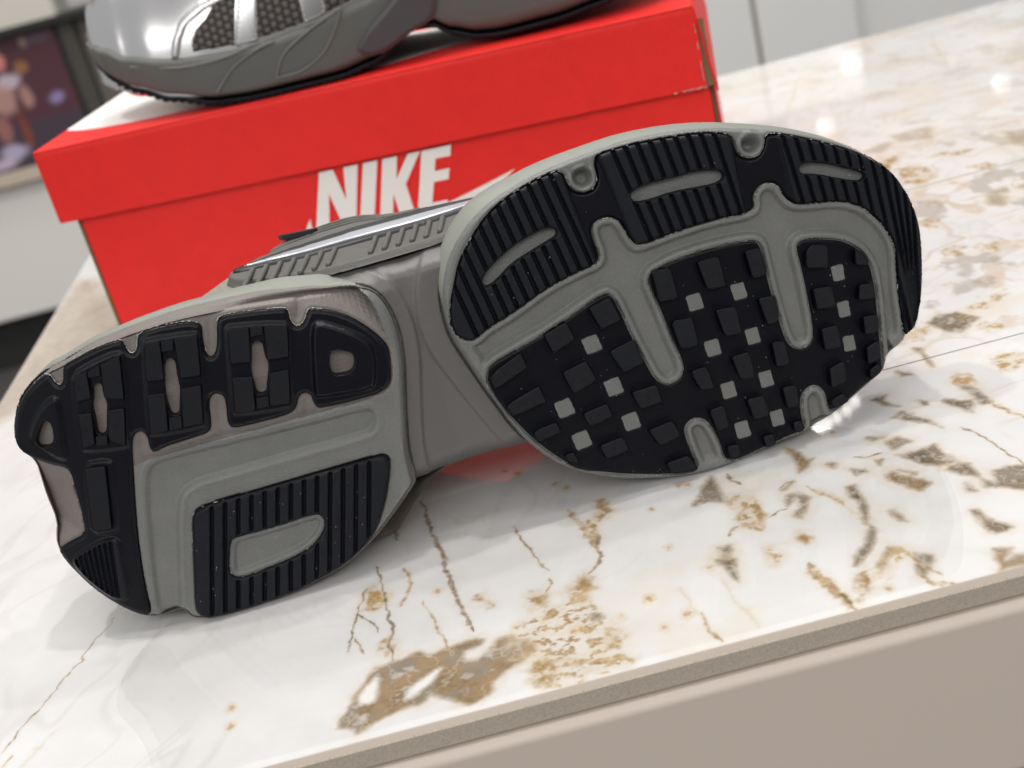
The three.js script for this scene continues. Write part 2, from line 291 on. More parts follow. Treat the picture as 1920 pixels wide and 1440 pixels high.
// ---------------------------------------------------------------- the table (millimetres inside, metres outside)
const TX0 = -300, TX1 = 520, TZ0 = -980, TZ1 = -305;
function marbleTexture() {
  const w = 2048, h = 1686, kx = (TX1 - TX0) / w, kz = (TZ1 - TZ0) / h, C = new Float32Array(w * h * 3);
  const put = (k, c, a) => { for (let e = 0; e < 3; e++) C[k * 3 + e] = mix(C[k * 3 + e], c[e], a); };
  for (let j = 0; j < h; j++) for (let i = 0; i < w; i++) {
    const x = TX0 + i * kx, z = TZ0 + j * kz, k = j * w + i;
    const a = fbm(x / 45, z / 45, 3), b = fbm(x / 9 + 50, z / 9, 3), t = (a - .5) * .09 + (b - .5) * .05 - .13;
    const warm = fbm(x / 80 + 9, z / 60 + 4, 2);
    const gv = Math.abs(fbm((x * .8 + z * .5) / 22 + 2 * fbm(x / 50, z / 50, 2), (z * .9 - x * .35) / 70, 3) - .5), gw = .05 * sst(.05, 0, gv) * sst(.4, .7, fbm(x / 60 + 33, z / 60, 2));
    C[k * 3] = .80 + t - gw; C[k * 3 + 1] = .795 + t - .004 - gw; C[k * 3 + 2] = .792 + t - gw * 1.2 - .02 * (warm - .4);
    const rv = (s, o) => Math.abs(fbm(x / s + 2.4 * fbm(x / (s * .9) + o, z / (s * .9), 3), z / (s * 1.5) + o, 3) - .5);
    const v1 = sst(.028, .002, rv(30, 7)) * sst(.48, .66, fbm(x / 38 + 61, z / 38 + 17, 2)) * sst(-150, 0, x), v2 = sst(.02, .002, rv(16, 40)) * sst(.52, .7, fbm(x / 26 + 5, z / 30 + 83, 2)) * sst(-60, 60, x);
    put(k, [.52, .41, .26], .4 * v1 * (.4 + .6 * b));
    put(k, [.66, .58, .44], .35 * sst(.54, .74, fbm(x / 24 + 210, z / 20 + 8, 3)) * sst(-40, 70, x));
    // loose ochre and grey clouds at the far right, beyond the joints
    const m = sst(95, 150, x + (z + 500) * -.1) * sst(-440, -475, z) * (.35 + .65 * sst(-760, -620, z));
    if (m > .01) {
      const f = fbm(x / 26 + 3 * fbm(x / 30, z / 30, 2), z / 22 + 40, 4), g = fbm(x / 6 + 70, z / 6, 3), o = m * .62 * sst(.50, .64, f * .75 + g * .25);
      put(k, g > .52 ? [.47, .29, .13] : [.42, .33, .22], o * (.35 + .5 * g));
      const f2 = fbm(x / 18 + 200, z / 24 + 90, 4); put(k, [.27, .215, .15], m * .5 * sst(.62, .72, f2));
      const f3 = Math.abs(fbm(x / 40 + 300, z / 34 + 10, 3) - .5); put(k, [.5, .40, .28], m * .5 * sst(.03, .0, f3));
    }
  }
  const tone = { b: [[.32, .22, .12], [.20, .138, .075]], d: [[.225, .168, .108], [.145, .108, .066]], o: [[.51, .38, .22], [.35, .235, .115]], s: [[.54, .41, .24], [.31, .21, .11]], t: [[.40, .305, .215], [.50, .41, .31]], w: [[.72, .71, .685], [.72, .71, .685]], f: [[.6, .52, .4], [.55, .45, .32]] };
  const over = (x0, x1, z0, z1, fn) => {
    const i0 = Math.max(0, Math.floor((x0 - TX0) / kx)), i1 = Math.min(w - 1, Math.ceil((x1 - TX0) / kx)), j0 = Math.max(0, Math.floor((z0 - TZ0) / kz)), j1 = Math.min(h - 1, Math.ceil((z1 - TZ0) / kz));
    for (let j = j0; j <= j1; j++) for (let i = i0; i <= i1; i++) fn(TX0 + i * kx, TZ0 + j * kz, j * w + i);
  };
  for (const [t, a] of STAINS) {
    const P = new Poly(a, t === 'b' || t === 'd' ? 0 : 1), [c0, c1] = tone[t], far = P.y1 < -470, e = t === 't' ? 14 : far ? 4 : 2.2, soft = t === 't' ? 9 : far ? 2.6 : t === 'o' ? 2.0 : 1.5;
    over(P.x0 - e * 2, P.x1 + e * 2, P.y0 - e * 2, P.y1 + e * 2, (x, z, k) => {
      const n1 = fbm(x / 3.2, z / 3.2, 3) - .5, n2 = fbm(x / 1.1 + 30, z / 1.1, 2) - .5, d = P.sd(x, z) - (t === 'w' ? 0 : .35) + n1 * e * (t === 'o' || t === 's' ? 2.2 : .85) + n2 * .5;
      let al = sst(soft, -soft, d);
      const q = fbm(x / 2.6 + 11, z / 2.6 + 5, 4), q2 = fbm(x / .9, z / .9 + 60, 2);
      if (t === 's') al *= sst(.50, .60, fbm(x / 3.4 + 77, z / 2.2 + 3, 3) * .8 + q2 * .2) * .9 + .14 * q2;
      else if (t === 'o') al *= .3 + .75 * sst(.36, .6, q);
      else if (t === 't') al *= .65;
      else if (t !== 'w') al *= .96 - .4 * sst(.52, .68, q * .55 + fbm(x / 5 + 5, z / 5, 3) * .45);
      const u = sst(.3, .7, q * .35 + q2 * .3 + .35 * fbm(x / 7 + 31, z / 7 + 8, 2));
      put(k, [.60, .50, .36], .5 * sst(5.5, 0, d) * (t === 't' || t === 'w' ? 0 : 1) * fbm(x / 3 + 8, z / 3, 2));
      let c = [0, 1, 2].map((i) => mix(c0[i], c1[i], u));
      if (t === 'b' || t === 'd') { const m1 = sst(.48, .62, fbm(x / 8 + 90, z / 6 + 12, 3)), m2 = sst(.035, .0, Math.abs(fbm(x / 7 + 3, z / 7 + 50, 3) - .5)); c = c.map((v, i) => mix(mix(v, [.245, .22, .18][i], m1 * .6), [.60, .52, .40][i], m2 * .4)); }
      if (far && (t === 'd' || t === 'b')) { c = c.map((v, i) => mix(v, [.46, .37, .26][i], .45)); al *= .6; }
      put(k, c, al);
      if (t !== 'w' && t !== 't') put(k, [.48, .34, .17], .35 * sst(1.6, .2, Math.abs(d - .3)) * al);   // rusty rim
    });
  }
  for (const [t, wd, a] of VEINS) {
    const p = pts2(a), [c0, c1] = tone[t], xs = p.map((q) => q[0]), zs = p.map((q) => q[1]);
    over(Math.min(...xs) - 4, Math.max(...xs) + 4, Math.min(...zs) - 4, Math.max(...zs) + 4, (x, z, k) => {
      const X = x + (fbm(x / 4, z / 4, 3) - .5) * 2.6, Z = z + (fbm(x / 4 + 20, z / 4, 3) - .5) * 2.6;
      let d = 1e9, at = 0;
      for (let i = 0; i + 1 < p.length; i++) { const ex = p[i + 1][0] - p[i][0], ez = p[i + 1][1] - p[i][1], f = clamp(((X - p[i][0]) * ex + (Z - p[i][1]) * ez) / (ex * ex + ez * ez)), q = Math.hypot(X - p[i][0] - ex * f, Z - p[i][1] - ez * f); if (q < d) { d = q; at = (i + f) / (p.length - 1); } }
      const g = fbm(x / 2, z / 2 + 44, 3), hw = wd * .5 * (.35 + 1.3 * g) * sst(-.08, .15, at) * sst(1.08, .8, at);
      const al = sst(hw + .35, hw * .3, d) * (t === 'f' ? .4 : .45 + .6 * g);
      put(k, [0, 1, 2].map((i) => mix(c0[i], c1[i], sst(.35, .6, g))), clamp(al));
      put(k, [.6, .48, .3], .3 * sst(hw + 2.2, hw, d) * (1 - al) * g);
    });
  }
  for (const [x0, z0] of pts2(DOTS)) { const r = 1 + rnd() * .7; over(x0 - 4, x0 + 4, z0 - 4, z0 + 4, (x, z, k) => { const d = Math.hypot((x - x0), (z - z0) * .8) + (fbm(x, z, 2) - .5) * 1.6; put(k, [.34, .21, .09], .75 * sst(r, r * .3, d)); put(k, [.6, .45, .25], .35 * sst(r + 1.6, r, d)); }); }
  const D = new Uint8Array(w * h * 4), enc = (v) => { v = clamp(v); return 255 * (v <= .0031308 ? 12.92 * v : 1.055 * v ** (1 / 2.4) - .055); };
  for (let j = 0; j < h; j++) for (let i = 0; i < w; i++) { const s = (j * w + i) * 3, k = (j * w + i) * 4; D[k] = enc(C[s]); D[k + 1] = enc(C[s + 1]); D[k + 2] = enc(C[s + 2]); D[k + 3] = 255; }
  const T = new THREE.DataTexture(D, w, h); T.colorSpace = THREE.SRGBColorSpace; T.magFilter = THREE.LinearFilter; T.minFilter = THREE.LinearMipmapLinearFilter; T.generateMipmaps = true; T.needsUpdate = true; return T;
}
M.marble = new THREE.MeshPhysicalMaterial({ map: marbleTexture(), roughness: .035, ior: 1.5 });
const speck = noiseTex(256, (i, j) => .76 + .10 * (hash2(i + 5, j) - .5) + .14 * (hash2(i >> 1, j >> 1) - .5) - (hash2(i >> 1, (j >> 1) + 77) > .994 ? .25 : 0));
speck.repeat.set(40, 40); speck.colorSpace = THREE.SRGBColorSpace;
M.edge = new THREE.MeshPhysicalMaterial({ color: new THREE.Color().setRGB(.93, .815, .68), map: speck, roughness: .6 });
M.edgeLight = std([.47, .40, .34], .5);
M.apron = std([.70, .605, .53], .42, { bumpMap: grain, bumpScale: .00002 });
M.joint = std([.36, .32, .27], .7);
{
  const table = thing('display_table', 'marble topped display table with beige stone edge carrying the shoes and box', 'table', [0, 0, 0]);
  const slab = (x0, x1, z0, z1) => {                                  // a stone slab with its top at y = 0
    const g = new THREE.BoxGeometry((x1 - x0) / 1e3, .008, (z1 - z0) / 1e3).translate((x0 + x1) / 2e3, -.004, (z0 + z1) / 2e3), p = g.attributes.position, uv = g.attributes.uv;
    for (let i = 0; i < p.count; i++) uv.setXY(i, (p.getX(i) * 1e3 - TX0) / (TX1 - TX0), (p.getZ(i) * 1e3 - TZ0) / (TZ1 - TZ0));
    return part('slab', g, M.marble, table);
  };
  const FZ = -312, BZ = -973, XL = -268, XM = 20, XR = 520;
  slab(XL, XM, BZ, FZ - 1.2);
  slab(XM, XR, -452, FZ - 1.2); slab(XM, XR, -636, -453); slab(XM, XR, BZ, -637.2);
  part('joint', mm(new THREE.BoxGeometry(XR - XM, 6, .98)).translate((XR + XM) / 2e3, -.0034, -.4525), M.joint, table);
  part('joint', mm(new THREE.BoxGeometry(XR - XM, 6, 1.18)).translate((XR + XM) / 2e3, -.0034, -.6366), M.joint, table);
  // bevelled stone edge strip along the front: a chamfer, then the sawn face
  const strip = (pr, m, name) => { const s = new THREE.Shape(); pr.forEach(([z, y], i) => (i ? s.lineTo(z, y) : s.moveTo(z, y))); const g = new THREE.ExtrudeGeometry(s, { depth: .79, bevelEnabled: false }); g.rotateY(-Math.PI / 2).translate(.52, 0, 0); return part(name, g, m, table); };
  // shape is drawn as (z, y); after the turn its x axis becomes world z
  strip([[-.3132, -.0001], [-.31285, -.0001], [-.3116, -.0014], [-.3132, -.0014]], M.edgeLight, 'slab_bevel');
  strip([[-.3132, -.00141], [-.3116, -.00141], [-.3112, -.0019], [-.3110, -.0077], [-.3114, -.0081], [-.3132, -.0081]], M.edge, 'slab_edge');
  part('apron', new RoundedBoxGeometry(.79, .062, .02, 4, .0035).translate(.125, -.0401, -.3185), M.apron, table);
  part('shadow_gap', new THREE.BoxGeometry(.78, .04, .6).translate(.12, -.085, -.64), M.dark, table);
  part('plinth', new RoundedBoxGeometry(.76, .50, .60, 2, .004).translate(.125, -.355, -.635), M.apron, table);
  // a few scuffs on the apron
  const sc = []; for (let i = 0; i < 14; i++) sc.push(new THREE.CircleGeometry(.0002 + rnd() * .0005, 7).scale(1 + rnd(), 1, 1).translate(.1365 + (rnd() - .5) * .016, -.052 + (rnd() - .5) * .016, -.30845 + i * 1e-6));
  part('scuff', mergeGeometries(sc), std([.2, .16, .12], .8), table, { kind: 'stuff' });
}
// ---------------------------------------------------------------- the shop behind: floor, cabinets, ledge, poster screen
M.floor = std([.085, .08, .078], .3);
M.cabWhite = std([.86, .84, .80], .45);
M.cabGrey = std([.84, .84, .83], .35);
structure('floor', new THREE.BoxGeometry(9, .04, 7).translate(.5, -.64, -2.6), M.floor);
structure('unseen_dark_wall', new THREE.BoxGeometry(9, 2.1, .1).translate(.5, .43, 4.2), std([.10, .095, .095], .6));  // out of view behind the camera, placed to darken what silver and rubber reflect
structure('wall', new THREE.BoxGeometry(9, 3.6, .1).translate(.5, 1.16, -6.15), std([.55, .53, .5], .7));
{
  const c = thing('low_cabinet', 'white low cabinet with dark toe kick at the far left behind the box', 'cabinet', [-1.0, -.62, -2.77]);
  part('body', new RoundedBoxGeometry(1.5, .26, .3, 3, .006).translate(0, .239, 0), M.cabWhite, c);
  part('toe_kick', new THREE.BoxGeometry(1.46, .109, .26).translate(0, .0545, -.02), M.dark, c);
  part('ledge', new RoundedBoxGeometry(1.54, .03, .34, 2, .004).translate(0, .386, 0), std([.62, .52, .42], .6), c);
}
function posterTexture() {
  const w = 512, h = 512, D = new Uint8Array(w * h * 4);
  const G = [[.80, .93, .035, .045, 190, 170, 150], [.61, .83, .05, .09, 255, 160, 150], [.62, .68, .10, .08, 225, 215, 232], [.735, .76, .05, .06, 170, 125, 80], [.56, .53, .10, .14, 205, 160, 150], [.70, .53, .05, .12, 195, 150, 142], [.62, .27, .03, .16, 150, 75, 50], [.49, .32, .06, .14, 175, 120, 112], [.50, .14, .12, .08, 210, 200, 228], [.40, .06, .12, .05, 225, 205, 230], [.885, .47, .065, .06, 165, 152, 205], [.90, .93, .12, .04, 112, 96, 112], [.5, .9, .1, .1, 120, 90, 95]];
  for (let j = 0; j < h; j++) for (let i = 0; i < w; i++) {
    const x = i / w, y = j / h, n = fbm(x * 14, y * 14, 3) - .5; let c = [92, 58, 68]; c = y < .34 ? [mix(78, 84, y), 66, 78] : c;
    for (const [gx, gy, rx, ry, r, g, b] of G) { const d = Math.hypot((x - gx) / rx, (y - gy) / ry) + n * .5, a = .85 * sst(1.1, .5, d); c = [mix(c[0], r, a), mix(c[1], g, a), mix(c[2], b, a)]; }
    const k = (j * w + i) * 4; D[k] = c[0]; D[k + 1] = c[1]; D[k + 2] = c[2]; D[k + 3] = 255;
  }
  const t = new THREE.DataTexture(D, w, h); t.colorSpace = THREE.SRGBColorSpace; t.magFilter = THREE.LinearFilter; t.needsUpdate = true; return t;
}
{
  const s = thing('poster_display', 'dark framed display with a sports picture at the upper left', 'poster', [-.805, -.62, -2.617]);
  part('panel', new THREE.BoxGeometry(.32, .26, .03).translate(0, .515, 0), M.dark, s);
  part('print', new THREE.PlaneGeometry(.30, .24).translate(.0, .52, .0165), new THREE.MeshPhysicalMaterial({ map: posterTexture(), roughness: .35, emissive: 0x000000 }), s);
  part('post', new RoundedBoxGeometry(.03, .26, .04, 2, .004).translate(.175, .515, .0), std([.075, .07, .06], .5), s);
  part('post', new RoundedBoxGeometry(.06, .26, .04, 2, .004).translate(.222, .515, -.01), std([.14, .12, .105], .6), s);
  part('rail', new THREE.BoxGeometry(.5, .012, .05).translate(.05, .648, .012), M.dark, s);
  const p = thing('wall_panel', 'pale beige panel above the dark poster display', 'panel', [-.79, .13, -2.62]);
  part('board', new RoundedBoxGeometry(.30, .20, .03, 2, .003).translate(.0, .0, 0), std([.74, .70, .64], .6), p);
  const p2 = thing('wall_panel', 'mid grey panel right of the pale beige panel, above the posts', 'panel', [-.50, .135, -2.66]);
  part('board', new RoundedBoxGeometry(.245, .20, .03, 2, .003).translate(.0, .0, 0), std([.55, .53, .53], .6), p2);
}
{
  const c = thing('white_cabinet', 'tall pale grey cabinet with a vertical seam behind the red box', 'cabinet', [.30, -.62, -2.75]);
  part('door', new RoundedBoxGeometry(.51, 1.12, .04, 2, .003).translate(.083, .56, .12), M.cabGrey, c);
  part('door', new RoundedBoxGeometry(.195, 1.12, .04, 2, .003).translate(.4445, .56, .12), M.cabGrey, c);
  part('seam', new THREE.BoxGeometry(.014, 1.1, .02).translate(.3425, .555, .112), std([.36, .33, .28], .7), c);
  part('carcass', new THREE.BoxGeometry(.70, 1.1, .3).translate(.18, .55, -.05), M.cabGrey, c);
  const d = thing('counter', 'low pale grey counter at the upper right beyond the table', 'counter', [1.76, -.62, -2.90]);
  part('body', new RoundedBoxGeometry(2.06, .5, .5, 2, .006).translate(0, .25, 0), M.cabGrey, d);
  part('worktop', new RoundedBoxGeometry(2.08, .03, .54, 2, .004).translate(0, .515, 0), M.cabWhite, d);
}
// lamps out of view: small ones that the tabletop mirrors, and ones overhead
function lamp(name, label, cat, pos, r, power, glow, down, group) {
  const t = thing(name, label, cat, pos, group);
  const ring = part('ring', new THREE.TorusGeometry(r * 1.12, r * .16, 8, 28), std([.7, .7, .7], .3, { metalness: .6 }), t);
  const disc = part('lens', new THREE.CircleGeometry(r, 28), new THREE.MeshStandardMaterial({ color: 0x111111, emissive: new THREE.Color(1, .95, .88), emissiveIntensity: glow }), t);
  if (down) { ring.rotation.x = disc.rotation.x = Math.PI / 2; }
  disc.castShadow = false;
  const l = down ? new THREE.SpotLight(new THREE.Color(1, .965, .92), power, 0, 1.15, .5) : new THREE.PointLight(new THREE.Color(1, .965, .92), power);
  l.castShadow = true; l.shadow.radius = down ? r / .02 : 1; l.position.set(0, down ? -.012 : 0, down ? 0 : .02); t.add(l);
  if (down) { l.target.position.set(0, -1, 0); t.add(l.target); }
}
// outlines of the sole pieces in millimetres, x along the sole from the heel, y across it
const O = {
  h1: [-35.4,97.5,-43.2,93.5,-48.6,89,-52.4,82.6,-54.3,77.6,-53.8,73.6,-49.9,69.7,-44.4,66.4,-40.1,64.5,-38.7,62.9,-39,56.5,-39.4,51.7,-40.2,44.9,-41,40.5,-47,39.1,-53,36.9,-52,32.5,-49.6,27.6,-45.2,20.2,-39.8,14.1,-35.5,10.2,-31.5,7.5,-29.1,7,-27.2,8.4,-26.9,12.4,-25.9,20.2,-24.6,27.5,-22.6,37,-20.2,46.2,-17.7,55.3,-15.8,62,-14.5,66.4,-13.1,69.5,-10.6,70.5,-9.1,68.4,-9.6,64.1,-8.9,61.8,-3.9,62.9,3.2,63.1,9.7,63.2,12.3,64.3,13.4,67.8,14.4,73.3,15.9,75.3,17.7,75.5,19.4,74,19.1,70.9,17.9,65.9,18,63.8,19.6,62.3,26.8,61.9,36,61.6,40.3,62.2,42.2,64,43.3,66.5,45.3,67.5,47.2,66.3,47.2,63.4,48,61.1,50.3,60.6,58.9,60,68.2,59.9,72.2,60.8,74.7,62.9,75.9,66.4,77.1,71.8,77.3,75.5,75.3,79.5,72.4,83.6,68.2,88.2,62.9,92,58,94.1,55.6,94.8,54.5,94,53,91.6,51.3,90.3,49.5,90.4,48.5,92.4,48.8,95.7,48.2,97,46.3,97.7,38.5,99.2,29.8,100.5,26.5,100.5,24.7,98.8,22.6,91.6,21,88.9,19.5,88.2,18.6,89.9,19.1,94.4,20.1,98.5,19.6,99.9,17.4,101.5,11.4,102.5,4.7,103,-0.5,102.2,-1.7,100.6,-2.7,97.7,-4.2,96.4,-5.4,97.2,-5.9,99.5,-6.2,101.4,-7.7,102.3,-16.2,101.6,-23.4,100,-27.8,98.9,-28.9,97.3,-30.2,93.3,-31.8,92.5,-32.9,94.7,-33.4,96.7],
  h2: [-2.9,37.9,-0.1,40,8,40.4,21.5,40.2,36,40.2,52.4,40.1,64.2,39.9,66.3,39,66.8,36.7,64.5,30.5,60.5,22.3,56.1,15.6,50.7,10.3,42.2,5.9,31.8,3.1,19.3,1,4.8,0.5,-6.5,0.7,-9.8,1.1,-11.9,3.5,-12.2,6.1,-8.3,19.6,-5,31.1],
  h2hole: [6.6,25.6,9.6,26.1,22.1,25.7,36.5,26.2,38.5,25.1,39.1,22.4,37.1,19,32.3,15.6,25.5,13.7,15.7,12.7,6.1,12,3.7,13.5,3.3,16.1],
  f1: [106.3,68.9,103.3,69.4,100.6,71.3,99.3,75.3,100.1,80.2,101,82.8,103.4,87.7,108.1,96.6,113.4,102.2,120.7,108.4,128.9,112.5,138.9,115.2,146.1,116.3,148.4,115.9,149.9,114,150,111.6,151.4,108.4,154.7,106.6,158.6,107.3,160.2,110.6,160.2,114.8,161.1,117.3,163.3,117.9,172.3,118.2,187.9,116.8,197,115.6,204.9,113.4,207.8,111.7,208.5,109.1,208.7,105.4,211,102.9,214.7,102.4,217.4,104.5,218.8,108.1,220.4,109.1,225.7,107.3,234.4,103.1,245.4,97.1,254.2,90.9,260.5,85,264.1,77.7,266.3,70.4,266.9,62.1,265.6,52.8,263.5,43.6,260.7,35.1,258,29.6,253.7,27,252.2,27.8,253,35.1,253.4,42.3,254.4,49.4,255.9,58,255,63.1,252.3,69.3,247.5,75.4,242.2,78.8,236.7,80.6,227.2,82.3,224,83.3,222,84.9,220.3,88.2,219.6,90.9,217.1,92.7,214.3,92.7,212.1,91.5,210.5,89.1,210.6,86.3,208.5,84.8,203.8,85,194.4,85.8,180,85.2,173.2,84.6,168.4,84.3,166.7,85.2,165.7,87.3,164.3,92.8,162.7,95.3,159.6,96.7,155.7,96.1,154,93.8,153.9,90.7,154.5,85.8,154.1,83.5,152.1,82.2,146.2,81.6,133.8,79,121.2,74.1,111,71.4],
  f2: [107.3,57.9,110.1,59.6,117.8,61.5,133.1,65.3,146.2,70.1,153,72,155,70.8,156.5,67.1,158.8,53.4,161.2,43.9,162.6,38.2,165.7,34.9,169.7,35.1,172.6,37.6,172.8,42.4,171.5,48.7,170,59.8,168.5,68.8,168.2,71.8,169.8,74.2,173.3,75.1,178,76.4,190,76.9,202,76.2,207.5,75.2,209.4,73.3,209.5,69.5,209.6,57,210.1,47.1,210.7,38.8,211.9,35.5,214.5,33.9,217.9,34.1,220.1,37,220.8,47,221.1,56.6,221,63.3,220.8,68.2,221.9,70.3,224.9,70.8,234.2,68.3,239.6,65.6,244,61.1,246.3,55,246.4,49.1,245.8,42.1,244.2,30.2,243,20.6,242,16.9,236.1,14.7,225.9,9.8,219.9,8.2,219.3,11.4,219.5,15.3,218.2,18.1,216.1,19.4,212.9,18.3,211.1,15.9,210.4,12,210.3,7.1,209,4.8,204.6,4.1,193.3,2.5,184.4,1.1,180.2,1.8,179.1,3.8,178.8,8.5,177.2,16.4,174.9,19.3,171.8,20,168.9,18.5,168.2,15.7,169,8.8,169.8,4.1,168.8,2.4,165.3,1.9,157.7,3.2,144,7.4,137.3,10.2,129.1,13.7,124.7,17.7,117.8,26,112.7,34.4,108.3,44,105.5,53.2],
  slotA: [114.3,88.3,118.4,91.4,126.6,95.6,134.1,97.6,139.1,98.5,141.7,97.8,141.9,95.9,139.6,95.1,133,93.3,124.8,90.9,118.1,86.8,114.9,85.6,114,86.5],
  slotB: [170,101.9,173.1,103.1,180.1,103.2,187.2,102.9,193.9,102.9,200.5,101.4,201.9,99.9,200.6,98,195,98.1,183.5,99.3,176.8,98.7,171.2,99.2,170,100.4],
  slotC: [228.2,94.9,230.3,95.7,237.2,93.6,243.8,90.1,249.7,87,249.9,85.5,247.7,85,240.9,88.1,234.2,91.4,228.7,92.9],
  s1: [-20.2,90.2,-17.5,90,-18.3,85.5,-17.8,83,-19.2,79.6,-21.1,73.9,-22.9,72.9,-24.2,74,-23.1,79.2,-23,82.9,-21.3,85.8],
  s2: [5,91.8,8.2,91.4,7,84.9,6.8,81.2,4.9,76.1,3.9,73.1,1.5,73.3,1.5,77.1,2,82.2],
  s3: [34,89.2,37.3,88.7,36.6,83.7,37.1,80.7,36,77.8,34.3,74,33.6,71.8,30.7,72,30.8,76,31.1,80.6,32.7,84.4],
  s4: [57.9,79.1,60.8,78.7,65.1,76.3,64.8,73.5,63.2,70.6,57.9,70.8,56,72.3],
  s5: [-41,82.3,-39,81.6,-39,78.2,-40.1,74.6,-42.3,73.4,-46.9,74.6],
  hl0: [-25.5,93.8,-20.6,94.9,-21.9,85.8,-27.4,85.8],
  hl1: [-15.2,95.7,-8.3,97.1,-11.6,82.6,-17.6,84.7],
  hl2: [-28.1,81.7,-23.6,81.1,-26.2,70.3,-30.4,69.9],
  hl3: [-17.9,80.5,-12.5,79.8,-16.3,67.3,-20.9,70.9],
  hl4: [0.7,98.7,5.6,98,3.1,85.4,-2.6,86.2],
  hl5: [10.4,97.3,17.8,96.5,14.9,83.3,8.4,84.3],
  hl6: [-3.7,82,1.9,81.1,-1.1,68.5,-7,68.8],
  hl7: [7.5,80.8,14,80.3,10.6,67.6,4.1,68.1],
  hl8: [27.9,95.4,34.8,94.3,32,83,25.5,84.2],
  hl9: [39.7,93.1,47.1,91.2,44.5,81.2,37.4,82.1],
  hl10: [24.5,79.6,31,78.3,28.5,66.7,21.8,67.6],
  hl11: [36.5,77.6,43.2,77.1,40.2,65.9,33.6,66.9],
  hl12: [-32.3,63.1,-25.3,62.4,-30.5,40.7,-37.2,41.2],
  hb0: [-25.1,72.8,-21.1,72.2,-21.9,69.1,-25.9,69.9],
  hb1: [6,98,10.1,97.3,9,93.9,4.8,94.4],
  hb2: [0.4,72.4,4.6,72.1,3.8,68.1,-0.7,68.3],
  hb3: [35,94.2,39.3,93.4,38.5,90.8,34.2,91.1],
  hb4: [29.9,70.7,34.1,70.2,33.3,66.9,29,67.2],
  hb5: [-20.5,94.3,-15.7,95.8,-16.5,92.3,-21.1,92.5],
  blk1: [-25.6,94.9,-17.8,97.1,-8.6,98.3,-7.6,96.6,-11.6,79.9,-15.6,67.2,-17.5,66.5,-30.8,68.4,-31.6,70.3,-28.1,86.6],
  blk2: [0.3,99,1.8,99.5,17.5,97.5,18,95.7,15.1,81.6,11.4,67,9.7,66.1,-6.8,67.9,-7.7,69.3,-3.9,84.4],
  blk3: [27.2,95.8,29,96.5,46.9,92.4,47.4,90.4,44.8,80.3,40.9,65.3,39.2,64.4,21.9,66.7,21,68.4,24.4,83.5],
  blk4: [54.8,88.2,57.1,89.4,62.9,85.9,68.9,81.3,71.9,77.1,71.4,71.5,69.2,64.1,67,63.1,50.1,65,49.2,66.5,51.8,77.3],
  blk5: [-34,89,-37.4,87.9,-42.1,84.7,-46.4,79.8,-47.7,77.2,-46.7,75.1,-41.4,69.1,-38.5,67.5,-37.5,68.7,-36.1,76.6,-33.8,85.6],
  bar: [-32.1,64.6,-24.6,64,-22.8,62.3,-28.1,40.7,-29.9,39.1,-37.9,40.1,-36.8,47.5],
  ribH: [-48.6,32.4,-46.3,33.8,-39.3,36.2,-34.5,37.2,-30.7,36.8,-29.5,34.6,-30.9,26.4,-32.6,15.2,-36.8,15,-40.1,17.2,-44.3,22.5,-47.5,27.7],
  R1: [-9.2,58.8,-2,59,25.4,57.7,47.6,56.8,64.4,56.4,66.3,54.7,65.9,50.7,63.8,48.1,58.4,47.7,37.4,48.1,14.9,48.1,2.9,48.2,-2.8,46.8,-6.3,42.4,-12.1,24.2,-18,3.5,-25.5,5.4,-22.6,20.9,-18.2,39.7,-14.7,52.5,-12,57.2],
  ho: [-33.9,98.1,-29.8,98.6,-23.4,100.4,-16.2,102.2,-5.8,103,-0.6,103.4,11.6,103.7,25,102.8,39.1,101.3,49.6,99.9,60.3,98.7,69.2,97.6,75.6,95.4,78.9,91.8,80.6,86.9,81.5,80.8,81.2,74.2,80,66.9,78.3,60.7,74.9,47.2,73,38,72.6,32.8,72.5,27.8,72.2,26,68.8,23,62.6,17.9,56.4,13.2,50.4,9.3,41.9,5.2,31.5,2.4,19,0.3,4.5,-0.2,-6.8,0.2,-11.3,1.1,-14.8,2.3,-15.9,4.8,-17.3,6.4,-20.1,6.1,-25.4,5.5,-29.1,6.2,-32.3,7.5,-35.7,10.2,-40,14.1,-45.3,20.2,-49.8,27.7,-51.9,32.1,-52.9,36.9,-52.6,40.3,-49.7,46.8,-50.3,55.9,-49.9,63.3,-49.6,69,-53.4,73.2,-53.9,77.2,-51.9,82.3,-48.4,88.3,-43,92.9],
  fo: [99.2,86.6,101.5,92.8,104.8,98.4,109.4,103.6,115.9,108.8,124.5,113.1,136.6,116.5,147.3,118.3,160.7,119.4,173,120,188.6,118.8,202.1,116.2,213.6,112.7,222.4,109.7,231.1,106,241.7,100.7,250.4,94.8,255.4,90,260.4,84.6,263.7,77.8,265.8,70.1,266.3,62.2,265.3,52.8,263.2,43.6,260.1,35.1,257.3,30.4,253.6,27.2,252,24.8,245.1,22.5,244.1,19.8,242.2,16.8,236.3,14.3,226,9.4,219.4,6.7,215,6,211,4.2,204.4,3.4,197.3,2.7,178.8,0,170.8,-0,162.2,1.2,148.3,4.7,139.3,7.8,132.3,11.3,124.8,15.9,117.3,24.1,110.7,35.4,107.8,43.6,104.5,52.5,101.4,62.5,98.7,71,98.3,78.7],
  sh: [69.5,105.2,79.6,107.9,92.9,108.8,106.1,109,118.2,110.8,117.5,102.8,108.1,82.8,106.6,64,112.3,42.7,117.8,27.1,121.7,19.9,114.9,23.8,107.7,25.8,101.4,26.3,94.2,26.3,86.6,25.6,79.1,24.4,71.7,23.1,70.9,26.3,71.2,47.1,80.8,83.1,78.3,97.1],
  sq0: [141.6,58,146.1,58.4,146.8,53.8,142.3,53.4],
